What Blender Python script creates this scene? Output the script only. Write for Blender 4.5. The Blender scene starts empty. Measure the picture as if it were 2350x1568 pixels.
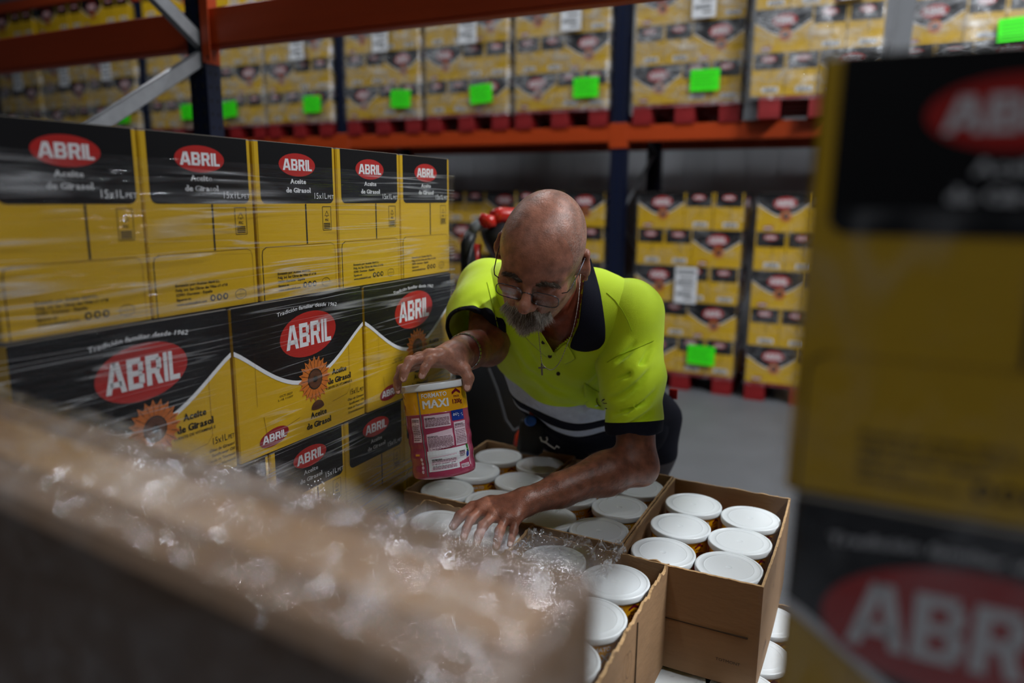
import bpy, bmesh, math, random
import numpy as np
from mathutils import Vector, Matrix, noise as mnoise
from mathutils.bvhtree import BVHTree

random.seed(7); np.random.seed(7)
scene = bpy.context.scene
COL = scene.collection

# ------------------------------------------------------------------ camera
F_PX, PCX, PCY = 1667.467, 1175.0, 784.0
# rows: world X, Y, Z axes in lens coordinates (right, down, forward)
RM = np.array([[0.89398203, 0.09556812, -0.43779317],
               [0.44799825, -0.16951285, 0.87781716],
               [0.00967977, -0.98088334, -0.19435579]])
CAMP = np.array([0.0, 0.0, 1.5])
cam_d = bpy.data.cameras.new('camera'); cam = bpy.data.objects.new('camera', cam_d); COL.objects.link(cam)
cam_d.sensor_width = 36.0; cam_d.sensor_fit = 'HORIZONTAL'; cam_d.lens = F_PX * 36.0 / 2350.0
cam_d.clip_start = 0.02; cam_d.clip_end = 60
m = Matrix.Identity(4)
for i in range(3):
    m[i][0] = RM[i][0]; m[i][1] = -RM[i][1]; m[i][2] = -RM[i][2]; m[i][3] = CAMP[i]
cam.matrix_world = m
cam_d.dof.use_dof = True; cam_d.dof.focus_distance = 1.44; cam_d.dof.aperture_fstop = 1.5
cam_d.dof.aperture_blades = 0
scene.camera = cam
def at(px, py, d):
    """point d metres along the lens axis that the photograph shows at px, py"""
    c = np.array([(px - PCX) / F_PX * d, (py - PCY) / F_PX * d, d])
    return RM @ c + CAMP

# ------------------------------------------------------------------ world, lamps, exposure
w = bpy.data.worlds.new('hall_air'); scene.world = w; w.use_nodes = True
w.node_tree.nodes['Background'].inputs[0].default_value = (0.75, 0.85, 1.0, 1)
w.node_tree.nodes['Background'].inputs[1].default_value = 0.017
def strip_lamp(name, loc, power, length=1.6, width=0.22, rz=0.0, col=(0.93, 0.97, 1.0), tilt=0.0):
    l = bpy.data.lights.new(name, 'AREA'); l.shape = 'RECTANGLE'; l.size = length; l.size_y = width
    l.energy = power; l.color = col
    o = bpy.data.objects.new(name, l); COL.objects.link(o); o.location = loc; o.rotation_euler = (tilt, 0, rz)
    return o
strip_lamp('cross_aisle_lamp', (2.5, 2.2, 4.8), 310, 1.6, .20, math.pi / 2)
strip_lamp('cross_aisle_lamp', (2.2, .25, 4.8), 95, 1.2, .20, math.pi / 2)
strip_lamp('aisle_lamp', (1.2, 4.0, 5.2), 62, 1.6, .10)
strip_lamp('aisle_lamp', (-2.4, 4.0, 5.2), 52, 1.6, .10)
strip_lamp('aisle_lamp', (-6.0, 4.0, 5.2), 62, 1.6, .10)
strip_lamp('front_aisle_lamp', (-1.0, -2.6, 3.6), 16, 3.2, .03, math.pi / 2)
scene.view_settings.view_transform = 'Standard'; scene.view_settings.look = 'None'
scene.view_settings.exposure = 0.0; scene.view_settings.gamma = 1.0
scene.view_settings.use_curve_mapping = False
scene.cycles.max_bounces = 4; scene.cycles.diffuse_bounces = 2; scene.cycles.glossy_bounces = 2; scene.cycles.transparent_max_bounces = 8
scene.cycles.use_adaptive_sampling = True; scene.cycles.adaptive_threshold = 0.12; scene.cycles.adaptive_min_samples = 16
scene.cycles.sample_clamp_indirect = 6.0
scene.cycles.caustics_reflective = False; scene.cycles.caustics_refractive = False

# ------------------------------------------------------------------ materials
MATS = {}
def srgb(r, g, b):
    f = lambda c: ((c / 255.0 + 0.055) / 1.055) ** 2.4 if c > 10 else c / 255.0 / 12.92
    return (f(r), f(g), f(b), 1.0)
def nn(t, typ, **kw):
    n = t.nodes.new(typ)
    for k, v in kw.items(): setattr(n, k, v)
    return n
def mat(name, col, rough=0.6, metal=0.0, var=0.12, nscale=8.0, bump=0.0, bscale=60.0, spec=0.5, coat=0.0, sheen=0.0, stretch=(1, 1, 1), sss=0.0):
    """principled surface whose colour and gloss wander a little with noise"""
    if name in MATS: return MATS[name]
    M = bpy.data.materials.new(name); M.use_nodes = True; t = M.node_tree; p = t.nodes['Principled BSDF']
    p.inputs['Roughness'].default_value = rough; p.inputs['Metallic'].default_value = metal
    p.inputs['Specular IOR Level'].default_value = spec
    if coat: p.inputs['Coat Weight'].default_value = coat; p.inputs['Coat Roughness'].default_value = 0.07
    if sheen: p.inputs['Sheen Weight'].default_value = sheen
    if sss:
        p.inputs['Subsurface Weight'].default_value = sss; p.inputs['Subsurface Radius'].default_value = (0.012, 0.005, 0.003)
    tc = nn(t, 'ShaderNodeTexCoord'); mp = nn(t, 'ShaderNodeMapping'); mp.inputs['Scale'].default_value = stretch
    t.links.new(tc.outputs['Object'], mp.inputs['Vector'])
    nz = nn(t, 'ShaderNodeTexNoise'); nz.inputs['Scale'].default_value = nscale; nz.inputs['Detail'].default_value = 5
    t.links.new(mp.outputs[0], nz.inputs['Vector'])
    mx = nn(t, 'ShaderNodeMix', data_type='RGBA')
    c = col
    mx.inputs[6].default_value = (c[0] * (1 - var), c[1] * (1 - var), c[2] * (1 - var), 1)
    mx.inputs[7].default_value = (min(1, c[0] * (1 + var)), min(1, c[1] * (1 + var)), min(1, c[2] * (1 + var)), 1)
    t.links.new(nz.outputs['Fac'], mx.inputs[0]); t.links.new(mx.outputs[2], p.inputs['Base Color'])
    if bump:
        n2 = nn(t, 'ShaderNodeTexNoise'); n2.inputs['Scale'].default_value = bscale; n2.inputs['Detail'].default_value = 4
        t.links.new(mp.outputs[0], n2.inputs['Vector'])
        b = nn(t, 'ShaderNodeBump'); b.inputs['Strength'].default_value = bump; b.inputs['Distance'].default_value = 0.004
        t.links.new(n2.outputs['Fac'], b.inputs['Height']); t.links.new(b.outputs[0], p.inputs['Normal'])
    MATS[name] = M; return M

YEL = mat('carton_yellow', srgb(206, 164, 22), 0.45, var=0.10, nscale=5, bump=0.10, bscale=35)
BLK = mat('carton_black', srgb(16, 16, 19), 0.5, var=0.15, bump=0.08, bscale=35, spec=.22)
RED = mat('logo_red', srgb(178, 34, 30), 0.4, var=0.06)
DRED = mat('logo_dark_red', srgb(140, 18, 34), 0.4, var=0.06)
WHT = mat('print_white', srgb(225, 226, 230), 0.45, var=0.03)
INK = mat('print_ink', srgb(24, 20, 16), 0.5, var=0.05)
PET = mat('petal_orange', srgb(200, 108, 36), 0.5, var=0.2, nscale=60)
SEED = mat('seed_brown', srgb(86, 46, 22), 0.6, var=0.4, nscale=200)
KRAFT = mat('kraft_board', srgb(150, 117, 84), 0.75, var=0.16, nscale=14, bump=0.25, bscale=40, stretch=(1, 1, 3))
KRAFT2 = mat('kraft_board_dark', srgb(128, 98, 70), 0.78, var=0.16, nscale=14, bump=0.25, bscale=40, stretch=(1, 1, 3))
TORN = mat('torn_board', srgb(196, 158, 112), 0.85, var=0.2, nscale=90, bump=0.6, bscale=300)
ORANGE = mat('beam_orange', srgb(176, 64, 20), 0.38, var=0.12, nscale=6, stretch=(.3, 1, 6))
NAVY = mat('post_blue', srgb(14, 23, 48), 0.35, var=0.15, nscale=12)
GALV = mat('galvanised_steel', srgb(150, 152, 156), 0.45, 0.5, var=0.2, nscale=30, stretch=(1, 1, 1))
PALRED = mat('pallet_red', srgb(134, 18, 22), 0.55, var=0.25, nscale=9, bump=0.3, bscale=30)
GREEN = mat('neon_green_paper', srgb(60, 255, 12), 0.6, var=0.05)
PAPER = mat('white_paper', srgb(220, 222, 226), 0.6, var=0.04)
PINK = mat('label_pink', srgb(172, 62, 94), 0.3, var=0.06, coat=1.0)
PALEPINK = mat('label_panel', srgb(226, 200, 212), 0.3, var=0.04, coat=1.0)
TUBY = mat('tub_yellow', srgb(240, 170, 20), 0.3, var=0.06, coat=1.0)
MAROON = mat('tub_maroon', srgb(110, 14, 36), 0.35, var=0.06)
TEXTM = mat('small_print', srgb(96, 40, 58), 0.5, var=0.05)
BLUEL = mat('label_blue', srgb(26, 54, 140), 0.3, var=0.06)
LID = mat('lid_white', srgb(240, 245, 248), 0.26, var=0.02, spec=.5)
GREY = mat('plastic_grey', srgb(120, 122, 126), 0.5, var=0.1)
DGREY = mat('dark_plastic', srgb(34, 35, 38), 0.45, var=0.15, bump=.1)
TRED = mat('truck_red', srgb(206, 36, 22), 0.35, var=0.06, coat=.3)
STEEL = mat('bright_steel', srgb(170, 172, 176), 0.25, 1.0, var=0.05)
WOODP = mat('raw_pallet_wood', srgb(150, 118, 82), 0.8, var=0.3, nscale=10, bump=.4, bscale=50, stretch=(1, 6, 6))

def film_mat(name, stretch, base=0.03, streak=0.6, rough=0.12, milk=0.05, sharp=0.035, bscale=1.0, bump=0.5, rot=(0, 0, 0), patch=3.0, lo=.35, hi=.65, bdetail=3):
    """clear stretch film: see-through skin with a thin gloss, and drawn-out whitish folds where it doubles up"""
    M = bpy.data.materials.new(name); M.use_nodes = True; t = M.node_tree
    for n in list(t.nodes):
        if n.type != 'OUTPUT_MATERIAL': t.nodes.remove(n)
    out = t.nodes['Material Output']; L = t.links.new
    def math_(op, a, b=None, c=None, clamp=False):
        n = nn(t, 'ShaderNodeMath', operation=op); n.use_clamp = clamp
        for i, v in enumerate((a, b, c)):
            if v is None: continue
            if isinstance(v, (int, float)): n.inputs[i].default_value = v
            else: L(v, n.inputs[i])
        return n.outputs[0]
    tc = nn(t, 'ShaderNodeTexCoord')
    def noise_(sc, scale, detail, rough_=.55, rot_=(0, 0, 0)):
        mp = nn(t, 'ShaderNodeMapping'); mp.inputs['Scale'].default_value = sc; mp.inputs['Rotation'].default_value = rot_; L(tc.outputs['Object'], mp.inputs['Vector'])
        n = nn(t, 'ShaderNodeTexNoise'); n.inputs['Scale'].default_value = scale; n.inputs['Detail'].default_value = detail; n.inputs['Roughness'].default_value = rough_; L(mp.outputs[0], n.inputs['Vector'])
        return n.outputs['Fac']
    def ridge(f, w_):       # thin line where the noise crosses its middle
        d = math_('ABSOLUTE', math_('SUBTRACT', f, .5)); q = math_('DIVIDE', d, w_); return math_('SUBTRACT', 1.0, q, clamp=True)
    r1 = ridge(noise_(stretch, 1.0, 2, .6, rot), sharp)
    r2 = ridge(noise_(stretch, .45, 1, .5, (rot[0] * -1.6, rot[1], rot[2])), sharp * .7)
    r = math_('MAXIMUM', r1, r2)
    pm_ = nn(t, 'ShaderNodeMapRange'); pm_.inputs[1].default_value = lo; pm_.inputs[2].default_value = hi; pm_.inputs[3].default_value = .08; pm_.inputs[4].default_value = 1.0
    L(noise_((patch, patch, patch * 1.6), 1.0, 1), pm_.inputs[0])
    fold = math_('MULTIPLY', math_('MULTIPLY', r, pm_.outputs[0]), streak)
    milky = math_('MULTIPLY', pm_.outputs[0], milk)
    fold = math_('ADD', fold, milky, clamp=True)
    b = nn(t, 'ShaderNodeBump'); b.inputs['Strength'].default_value = bump; b.inputs['Distance'].default_value = 0.006
    L(noise_(stretch, 1.6 * bscale, bdetail, .68, rot), b.inputs['Height'])
    gl = nn(t, 'ShaderNodeBsdfGlossy'); gl.inputs['Roughness'].default_value = rough; gl.inputs['Color'].default_value = (.96, .97, 1, 1); L(b.outputs[0], gl.inputs['Normal'])
    g2 = nn(t, 'ShaderNodeBsdfGlossy'); g2.inputs['Roughness'].default_value = .38; g2.inputs['Color'].default_value = (.9, .92, .96, 1); L(b.outputs[0], g2.inputs['Normal'])
    df = nn(t, 'ShaderNodeBsdfDiffuse'); df.inputs['Color'].default_value = (.80, .82, .86, 1)
    mf = nn(t, 'ShaderNodeMixShader'); mf.inputs[0].default_value = .55; L(g2.outputs[0], mf.inputs[1]); L(df.outputs[0], mf.inputs[2])
    tr = nn(t, 'ShaderNodeBsdfTransparent')
    m1 = nn(t, 'ShaderNodeMixShader'); m1.inputs[0].default_value = base; L(tr.outputs[0], m1.inputs[1]); L(gl.outputs[0], m1.inputs[2])
    m2 = nn(t, 'ShaderNodeMixShader'); L(fold, m2.inputs[0]); L(m1.outputs[0], m2.inputs[1]); L(mf.outputs[0], m2.inputs[2])
    L(m2.outputs[0], out.inputs['Surface'])
    MATS[name] = M; return M

# ------------------------------------------------------------------ mesh kit
class MB:
    def __init__(s): s.v = []; s.f = []; s.m = []; s.mats = []
    def mi(s, mt):
        if mt not in s.mats: s.mats.append(mt)
        return s.mats.index(mt)
    def add(s, vs, fs, mt, M=None):
        b = len(s.v)
        if M is not None: vs = [tuple(M @ Vector(v)) for v in vs]
        s.v.extend([tuple(v) for v in vs]); i = s.mi(mt)
        for f in fs: s.f.append([b + k for k in f]); s.m.append(i)
        return s
    def box(s, x0, x1, y0, y1, z0, z1, mt, M=None, top=None, bev=0.0):
        if bev > 0:
            bm = bmesh.new(); bmesh.ops.create_cube(bm, size=1.0)
            for v in bm.verts: v.co = Vector(((x0 + x1) / 2 + v.co.x * (x1 - x0), (y0 + y1) / 2 + v.co.y * (y1 - y0), (z0 + z1) / 2 + v.co.z * (z1 - z0)))
            bmesh.ops.bevel(bm, geom=bm.edges[:], offset=bev, segments=1, affect='EDGES')
            bm.verts.index_update()
            vs = [tuple(v.co) for v in bm.verts]; fs = [[v.index for v in f.verts] for f in bm.faces]
            nz = [f.normal.z for f in bm.faces]; bm.free()
            if top is None: return s.add(vs, fs, mt, M)
            side = [f for f, n in zip(fs, nz) if abs(n) < .5]; caps = [f for f, n in zip(fs, nz) if abs(n) >= .5]
            s.add(vs, side, mt, M); return s.add(vs, caps, top, M)
        vs = [(x0, y0, z0), (x1, y0, z0), (x1, y1, z0), (x0, y1, z0), (x0, y0, z1), (x1, y0, z1), (x1, y1, z1), (x0, y1, z1)]
        fs = [(0, 3, 2, 1), (4, 5, 6, 7), (0, 1, 5, 4), (1, 2, 6, 5), (2, 3, 7, 6), (3, 0, 4, 7)]
        return s.add(vs, fs, mt, M)
    def tube(s, pts, r, mt, n=8, cap=True, M=None):
        pts = [Vector(p) for p in pts]; rr = r if isinstance(r, (list, tuple)) else [r] * len(pts)
        vs = []; fs = []; up = None
        for i, p in enumerate(pts):
            d = (pts[min(i + 1, len(pts) - 1)] - pts[max(i - 1, 0)])
            if d.length < 1e-9: d = Vector((0, 0, 1))
            d.normalize()
            if up is None:
                up = Vector((0, 0, 1)) if abs(d.z) < .9 else Vector((1, 0, 0))
            a = d.cross(up)
            if a.length < 1e-6: a = d.orthogonal()
            a.normalize(); up = a.cross(d).normalized(); bb = up
            for k in range(n):
                t = 2 * math.pi * k / n
                vs.append(p + (a * math.cos(t) + bb * math.sin(t)) * rr[i])
        for i in range(len(pts) - 1):
            for k in range(n):
                k2 = (k + 1) % n
                fs.append((i * n + k, i * n + k2, (i + 1) * n + k2, (i + 1) * n + k))
        if cap: fs.append(tuple(range(n))[::-1]); fs.append(tuple((len(pts) - 1) * n + k for k in range(n)))
        return s.add(vs, fs, mt, M)
    def lathe(s, prof, mt, n=40, M=None, cap=True):
        vs = []; fs = []
        for (r, z) in prof:
            for k in range(n):
                t = 2 * math.pi * k / n; vs.append((r * math.cos(t), r * math.sin(t), z))
        for i in range(len(prof) - 1):
            for k in range(n):
                k2 = (k + 1) % n; fs.append((i * n + k, i * n + k2, (i + 1) * n + k2, (i + 1) * n + k))
        if cap: fs.append(tuple(range(n))[::-1]); fs.append(tuple((len(prof) - 1) * n + k for k in range(n)))
        return s.add(vs, fs, mt, M)
    def prism(s, poly, h0, h1, mt, M=None):
        n = len(poly); vs = [(x, y, h0) for x, y in poly] + [(x, y, h1) for x, y in poly]
        fs = [tuple(range(n))[::-1], tuple(range(n, 2 * n))] + [(k, (k + 1) % n, n + (k + 1) % n, n + k) for k in range(n)]
        return s.add(vs, fs, mt, M)
    def mesh(s, name, smooth=False):
        me = bpy.data.meshes.new(name); me.from_pydata(s.v, [], s.f)
        for mt in s.mats: me.materials.append(mt)
        me.polygons.foreach_set('material_index', s.m)
        if smooth: me.polygons.foreach_set('use_smooth', [True] * len(s.f))
        me.update(); return me
    def build(s, name, parent=None, smooth=False):
        return link(name, s.mesh(name, smooth), parent)
def link(name, data, parent=None):
    o = bpy.data.objects.new(name, data); COL.objects.link(o)
    if parent is not None: o.parent = parent
    return o
def empty(name, loc=(0, 0, 0), rz=0.0):
    o = bpy.data.objects.new(name, None); COL.objects.link(o); o.location = loc; o.rotation_euler = (0, 0, rz); o.empty_display_size = .1
    return o
def tag(o, label=None, cat=None, group=None, kind=None):
    if label: o['label'] = label
    if cat: o['category'] = cat
    if group: o['group'] = group
    if kind: o['kind'] = kind
    return o
def copy_tree(o, parent=None):
    c = o.copy(); COL.objects.link(c); c.parent = parent
    for ch in list(o.children): copy_tree(ch, c)
    return c
ORD = ['first', 'second', 'third', 'fourth', 'fifth', 'sixth', 'seventh', 'eighth', 'ninth', 'tenth', 'eleventh', 'twelfth', 'thirteenth', 'fourteenth']

# ------------------------------------------------------------------ flat print
_TXT = {}
def text2d(body, bold=0.0):
    """flat outline of a line of lettering: vertices with capital height 1, x from 0; faces; width"""
    key = (body, bold)
    if key in _TXT: return _TXT[key]
    c = bpy.data.curves.new('lettering', 'FONT'); c.body = body; c.size = 1.0; c.resolution_u = 2; c.offset = bold
    o = bpy.data.objects.new('lettering', c); COL.objects.link(o)
    dg = bpy.context.evaluated_depsgraph_get(); me = o.evaluated_get(dg).to_mesh()
    vs = [(v.co.x, v.co.y) for v in me.vertices]; fs = [list(p.vertices) for p in me.polygons]
    o.evaluated_get(dg).to_mesh_clear(); bpy.data.objects.remove(o); bpy.data.curves.remove(c)
    x0 = min(v[0] for v in vs); x1 = max(v[0] for v in vs)
    vs = [((x - x0) / 0.73, y / 0.73) for x, y in vs]
    _TXT[key] = (vs, fs, (x1 - x0) / 0.73); return _TXT[key]
class Print:
    """print laid on a face: u to the right, v down from the top edge, in metres; each call is one ink layer"""
    def __init__(s): s.parts = []          # (part, verts2d, faces, mat, layer)
    def poly(s, part, pts, mt, layer): s.parts.append((part, list(pts), [list(range(len(pts)))], mt, layer))
    def faces(s, part, vs, fs, mt, layer): s.parts.append((part, vs, fs, mt, layer))
    def rect(s, part, u0, v0, u1, v1, mt, layer): s.poly(part, [(u0, v0), (u0, v1), (u1, v1), (u1, v0)], mt, layer)
    def ellipse(s, part, u, v, a, b, mt, layer, n=28, rot=0.0):
        s.poly(part, [(u + a * math.cos(t) * math.cos(rot) + b * math.sin(t) * math.sin(rot), v + a * math.cos(t) * math.sin(rot) * -1 + b * math.sin(t) * math.cos(rot)) for t in [-2 * math.pi * k / n for k in range(n)]], mt, layer)
    def ring(s, part, u, v, a, b, th, mt, layer, n=24):
        vs = []; fs = []
        for k in range(n):
            t = 2 * math.pi * k / n; vs += [(u + a * math.cos(t), v + b * math.sin(t)), (u + (a - th) * math.cos(t), v + (b - th) * math.sin(t))]
        for k in range(n):
            k2 = (k + 1) % n; fs.append([2 * k, 2 * k + 1, 2 * k2 + 1, 2 * k2])
        s.faces(part, vs, fs, mt, layer)
    def line(s, part, pts, th, mt, layer):
        vs = []; fs = []
        for i, (u, v) in enumerate(pts):
            a = pts[max(i - 1, 0)]; b = pts[min(i + 1, len(pts) - 1)]
            dx, dy = b[0] - a[0], b[1] - a[1]; L = math.hypot(dx, dy) or 1
            nx, ny = -dy / L * th / 2, dx / L * th / 2
            vs += [(u + nx, v + ny), (u - nx, v - ny)]
        for i in range(len(pts) - 1): fs.append([2 * i, 2 * i + 1, 2 * i + 3, 2 * i + 2])
        s.faces(part, vs, fs, mt, layer)
    def text(s, part, body, u, v, h, mt, layer, width=None, align='L', bold=0.0, arc=None, slant=0.0):
        """v is the base line; h the capital height"""
        vs, fs, w_ = text2d(body, bold); sx = h if width is None else width / w_
        off = {'L': 0, 'C': -w_ * sx / 2, 'R': -w_ * sx}[align]
        pts = []
        for x, y in vs:
            xx = x * sx + off + slant * y * h; yy = y * h
            if arc:
                a = xx / arc; pts.append((u + (arc + yy) * math.sin(a), v + arc - (arc + yy) * math.cos(a)))
            else: pts.append((u + xx, v - yy))
        s.faces(part, pts, fs, mt, layer)
    def serif(s, part, body, u, v, h, mt, layer, width, align='C'):
        """lettering with slab serifs on the stems"""
        feet = {'A': ('bl', 'br'), 'i': ('b', 'tl'), 'd': ('br', 'tr'), 'r': ('bl', 'tl'), 'l': ('b', 'tl'), 't': ('b',), 'G': ('mr',), 'a': ('br',)}
        x = 0; gl = []
        for ch in body:
            if ch == ' ': x += .34; continue
            vs, fs, w_ = text2d(ch, .02); gl.append((ch, x, vs, fs, w_)); x += w_ + .13
        sx = width / (x - .13); off = {'L': 0, 'C': -width / 2, 'R': -width}[align]
        for ch, x0, vs, fs, w_ in gl:
            for e in (-.035, .035): s.faces(part, [(u + off + (x0 + a + e) * sx, v - b * h) for a, b in vs], fs, mt, layer)
            xh = .74; asc = 1.03 if ch in 'dlA' else xh
            for f in feet.get(ch, ()):
                cx = {'l': .08, 'r': w_ - .08}.get(f[-1], w_ / 2 + (.06 if ch == 't' else 0)) if len(f) > 1 else w_ / 2 + (.06 if ch == 't' else 0)
                if ch in 'il' and len(f) > 1: cx = w_ / 2 - .08
                y0 = {'b': 0, 't': asc - .07, 'm': .38}[f[0]]
                if ch == 'd' and f[0] == 't': cx -= .10
                s.rect(part, u + off + (x0 + cx - .17) * sx, v - (y0 + .075) * h, u + off + (x0 + cx + .17) * sx, v - y0 * h, mt, layer)
    def logo(s, part, u, v, wd, ht, mt, layer):
        """the heavy ABRIL letters centred on u, v"""
        L = []
        def q(*p): L.append(p)
        def R(x0, y0, x1, y1): q((x0, y0), (x1, y0), (x1, y1), (x0, y1))
        q((0, 0), (.075, 0), (.165, 1), (.10, 1)); q((.215, 0), (.29, 0), (.205, 1), (.10, 1), (.14, .86)); R(.075, .2, .225, .38)
        R(.31, 0, .385, 1); R(.385, .82, .51, 1); R(.385, .42, .52, .59); R(.385, 0, .52, .18); R(.47, .55, .54, .86); R(.47, .14, .55, .46)
        R(.58, 0, .655, 1); R(.655, .82, .78, 1); R(.655, .38, .78, .56); R(.735, .5, .81, .88); q((.70, .38), (.745, 0), (.825, 0), (.77, .38))
        R(.845, 0, .905, 1)
        R(.925, 0, .985, 1); R(.985, 0, 1.09, .18)
        for p in L: s.poly(part, [(u + (x / 1.09 - .5) * wd, v + (.5 - y) * ht) for x, y in p], mt, layer)
    def sunflower(s, part, u, v, r, layer, n=20):
        for ring_, (r0, r1, nn_) in enumerate([(.40, 1.0, n), (.38, .84, n)]):
            for k in range(nn_):
                a = 2 * math.pi * (k + .5 * ring_) / nn_; da = math.pi / nn_ * 1.5
                p = [(r0, -da), (.72 * r1, -da * .75), (r1, 0), (.72 * r1, da * .75), (r0, da)]
                s.poly(part, [(u + r * q * math.cos(a + t), v + r * q * math.sin(a + t)) for q, t in p], PET, layer + ring_)
                if ring_ == 0:
                    s.line(part, [(u + r * .45 * math.cos(a), v + r * .45 * math.sin(a)), (u + r * .86 * math.cos(a), v + r * .86 * math.sin(a))], r * .03, SEED, layer + 1)
        s.ellipse(part, u, v, r * .45, r * .45, INK, layer + 2, 18)
        s.ellipse(part, u, v, r * .40, r * .40, SEED, layer + 3, 18)
        s.ellipse(part, u, v, r * .14, r * .14, INK, layer + 4, 10)
    def emit(s, mb_for, place, step=0.00022):
        """mb_for(part) -> mesh builder; place(u, v, h) -> point"""
        for part, vs, fs, mt, layer in s.parts:
            mb_for(part).add([place(u, v, 0.0004 + step * layer) for u, v in vs], fs, mt)
# ------------------------------------------------------------------ oil carton
CW, CL, CH = 0.2165, 0.361, 0.2835        # end width, side length, height
def round_band(u0, u1, v0, v1, r, n=5):
    p = [(u0, v0)]
    p += [(u0 + r - r * math.cos(t), v1 - r + r * math.sin(t)) for t in [math.pi / 2 * k / n for k in range(n + 1)]]
    p += [(u1 - r + r * math.sin(t), v1 - r + r * math.cos(t)) for t in [math.pi / 2 * k / n for k in range(n + 1)]]
    p += [(u1, v0)]
    return p
def end_print(detail=True, sticker=False):
    P = Print(); W, H = CW, CH
    P.poly('black_band', round_band(.012, W - .009, 0.001, .382 * H, .012), BLK, 0)
    cx = .5 * W
    P.ellipse('logo_oval', cx, .135 * H, .225 * W, .074 * H, RED, 1)
    P.logo('logo_letters', cx, .135 * H, .36 * W, .072 * H, WHT, 2)
    P.rect('fold_line', .575 * W, .385 * H, .59 * W, .65 * H, INK, 1)
    if detail:
        P.serif('product_name', 'Aceite', cx, .255 * H, .024 * H * 1.3, WHT, 2, .19 * W)
        P.serif('product_name', 'de Girasol', cx, .312 * H, .024 * H * 1.3, WHT, 2, .30 * W)
        P.text('volume_lettering', '15x1L', .865 * W, .352 * H, .042 * H, WHT, 2, width=.165 * W, align='R')
        P.text('volume_lettering', 'PET', .878 * W, .352 * H, .028 * H, WHT, 2, width=.085 * W)
        # certification panel
        u0, u1, v0, v1 = .80 * W, .915 * W, .405 * H, .565 * H
        for a, b in (((u0, v0), (u1, v0)), ((u1, v0), (u1, v1)), ((u1, v1), (u0, v1)), ((u0, v1), (u0, v0))): P.line('certificate_panel', [a, b], .0009, INK, 1)
        uc = (u0 + u1) / 2
        P.line('certificate_panel', [(uc, v0 + .03 * H), (uc - .006, v0 + .062 * H), (uc + .006, v0 + .062 * H), (uc, v0 + .03 * H)], .0011, INK, 1)
        P.line('certificate_panel', [(uc, v0 + .06 * H), (uc, v0 + .072 * H)], .0011, INK, 1)
        P.text('certificate_panel', 'FSC', uc, v0 + .098 * H, .016 * H, INK, 1, align='C', bold=.02)
        for k in range(4): P.rect('certificate_panel', u0 + .003, v0 + (.112 + .011 * k) * H, u1 - .003, v0 + (.112 + .011 * k + .006) * H, INK, 1)
        # tear flap outline
        P.line('fold_line', [(.035 * W, .995 * H), (.035 * W, .70 * H), (.045 * W, .672 * H), (.085 * W, .655 * H)], .0016, INK, 1)
        P.line('fold_line', [(.085 * W, .655 * H), (.90 * W, .655 * H), (.94 * W, .668 * H)], .0006, SEED, 1)
        P.line('fold_line', [(.94 * W, .668 * H), (.955 * W, .70 * H), (.955 * W, .99 * H)], .0005, SEED, 1)
        rows = [('Envasado por: Aceites Abril S.L.', .41), ('Polig. ind. San Cibrao das Viñas c/1 nº18', .48), ('32901 Ourense - España', .33), ('Síguenos en:', .13), ('www.aceitesabril.com', .27)]
        for k, (b, wd) in enumerate(rows):
            P.text('address_lettering', b, .20 * W, (.838 + .0265 * k) * H, .0165 * H, INK, 1, width=wd * W, bold=.02)
        for k in range(3):
            P.ellipse('social_icons', (.53 + .062 * k) * W, .925 * H, .0055, .0055, INK, 1, 14)
            P.ellipse('social_icons', (.53 + .062 * k) * W, .925 * H, .0026, .0032, YEL, 2, 8)
        P.ring('oval_stamp', .81 * W, .925 * H, .0125, .0088, .0008, INK, 1)
        P.text('oval_stamp', 'ES', .81 * W, .912 * H, .008 * H, INK, 1, align='C'); P.text('oval_stamp', '16.00727/OU', .81 * W, .93 * H, .009 * H, INK, 1, width=.02, align='C'); P.text('oval_stamp', 'CE', .81 * W, .946 * H, .008 * H, INK, 1, align='C')
    if sticker:
        P.rect('barcode_sticker', .34 * W, .79 * H, .84 * W, .915 * H, PAPER, 2)
        for k in range(9): P.rect('barcode_sticker', (.40 + .042 * k) * W, .81 * H, (.40 + .042 * k + .012 + .010 * (k % 3)) * W, .87 * H, INK, 3)
        P.rect('barcode_sticker', .40 * W, .88 * H, .78 * W, .90 * H, INK, 3)
    return P
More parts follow.
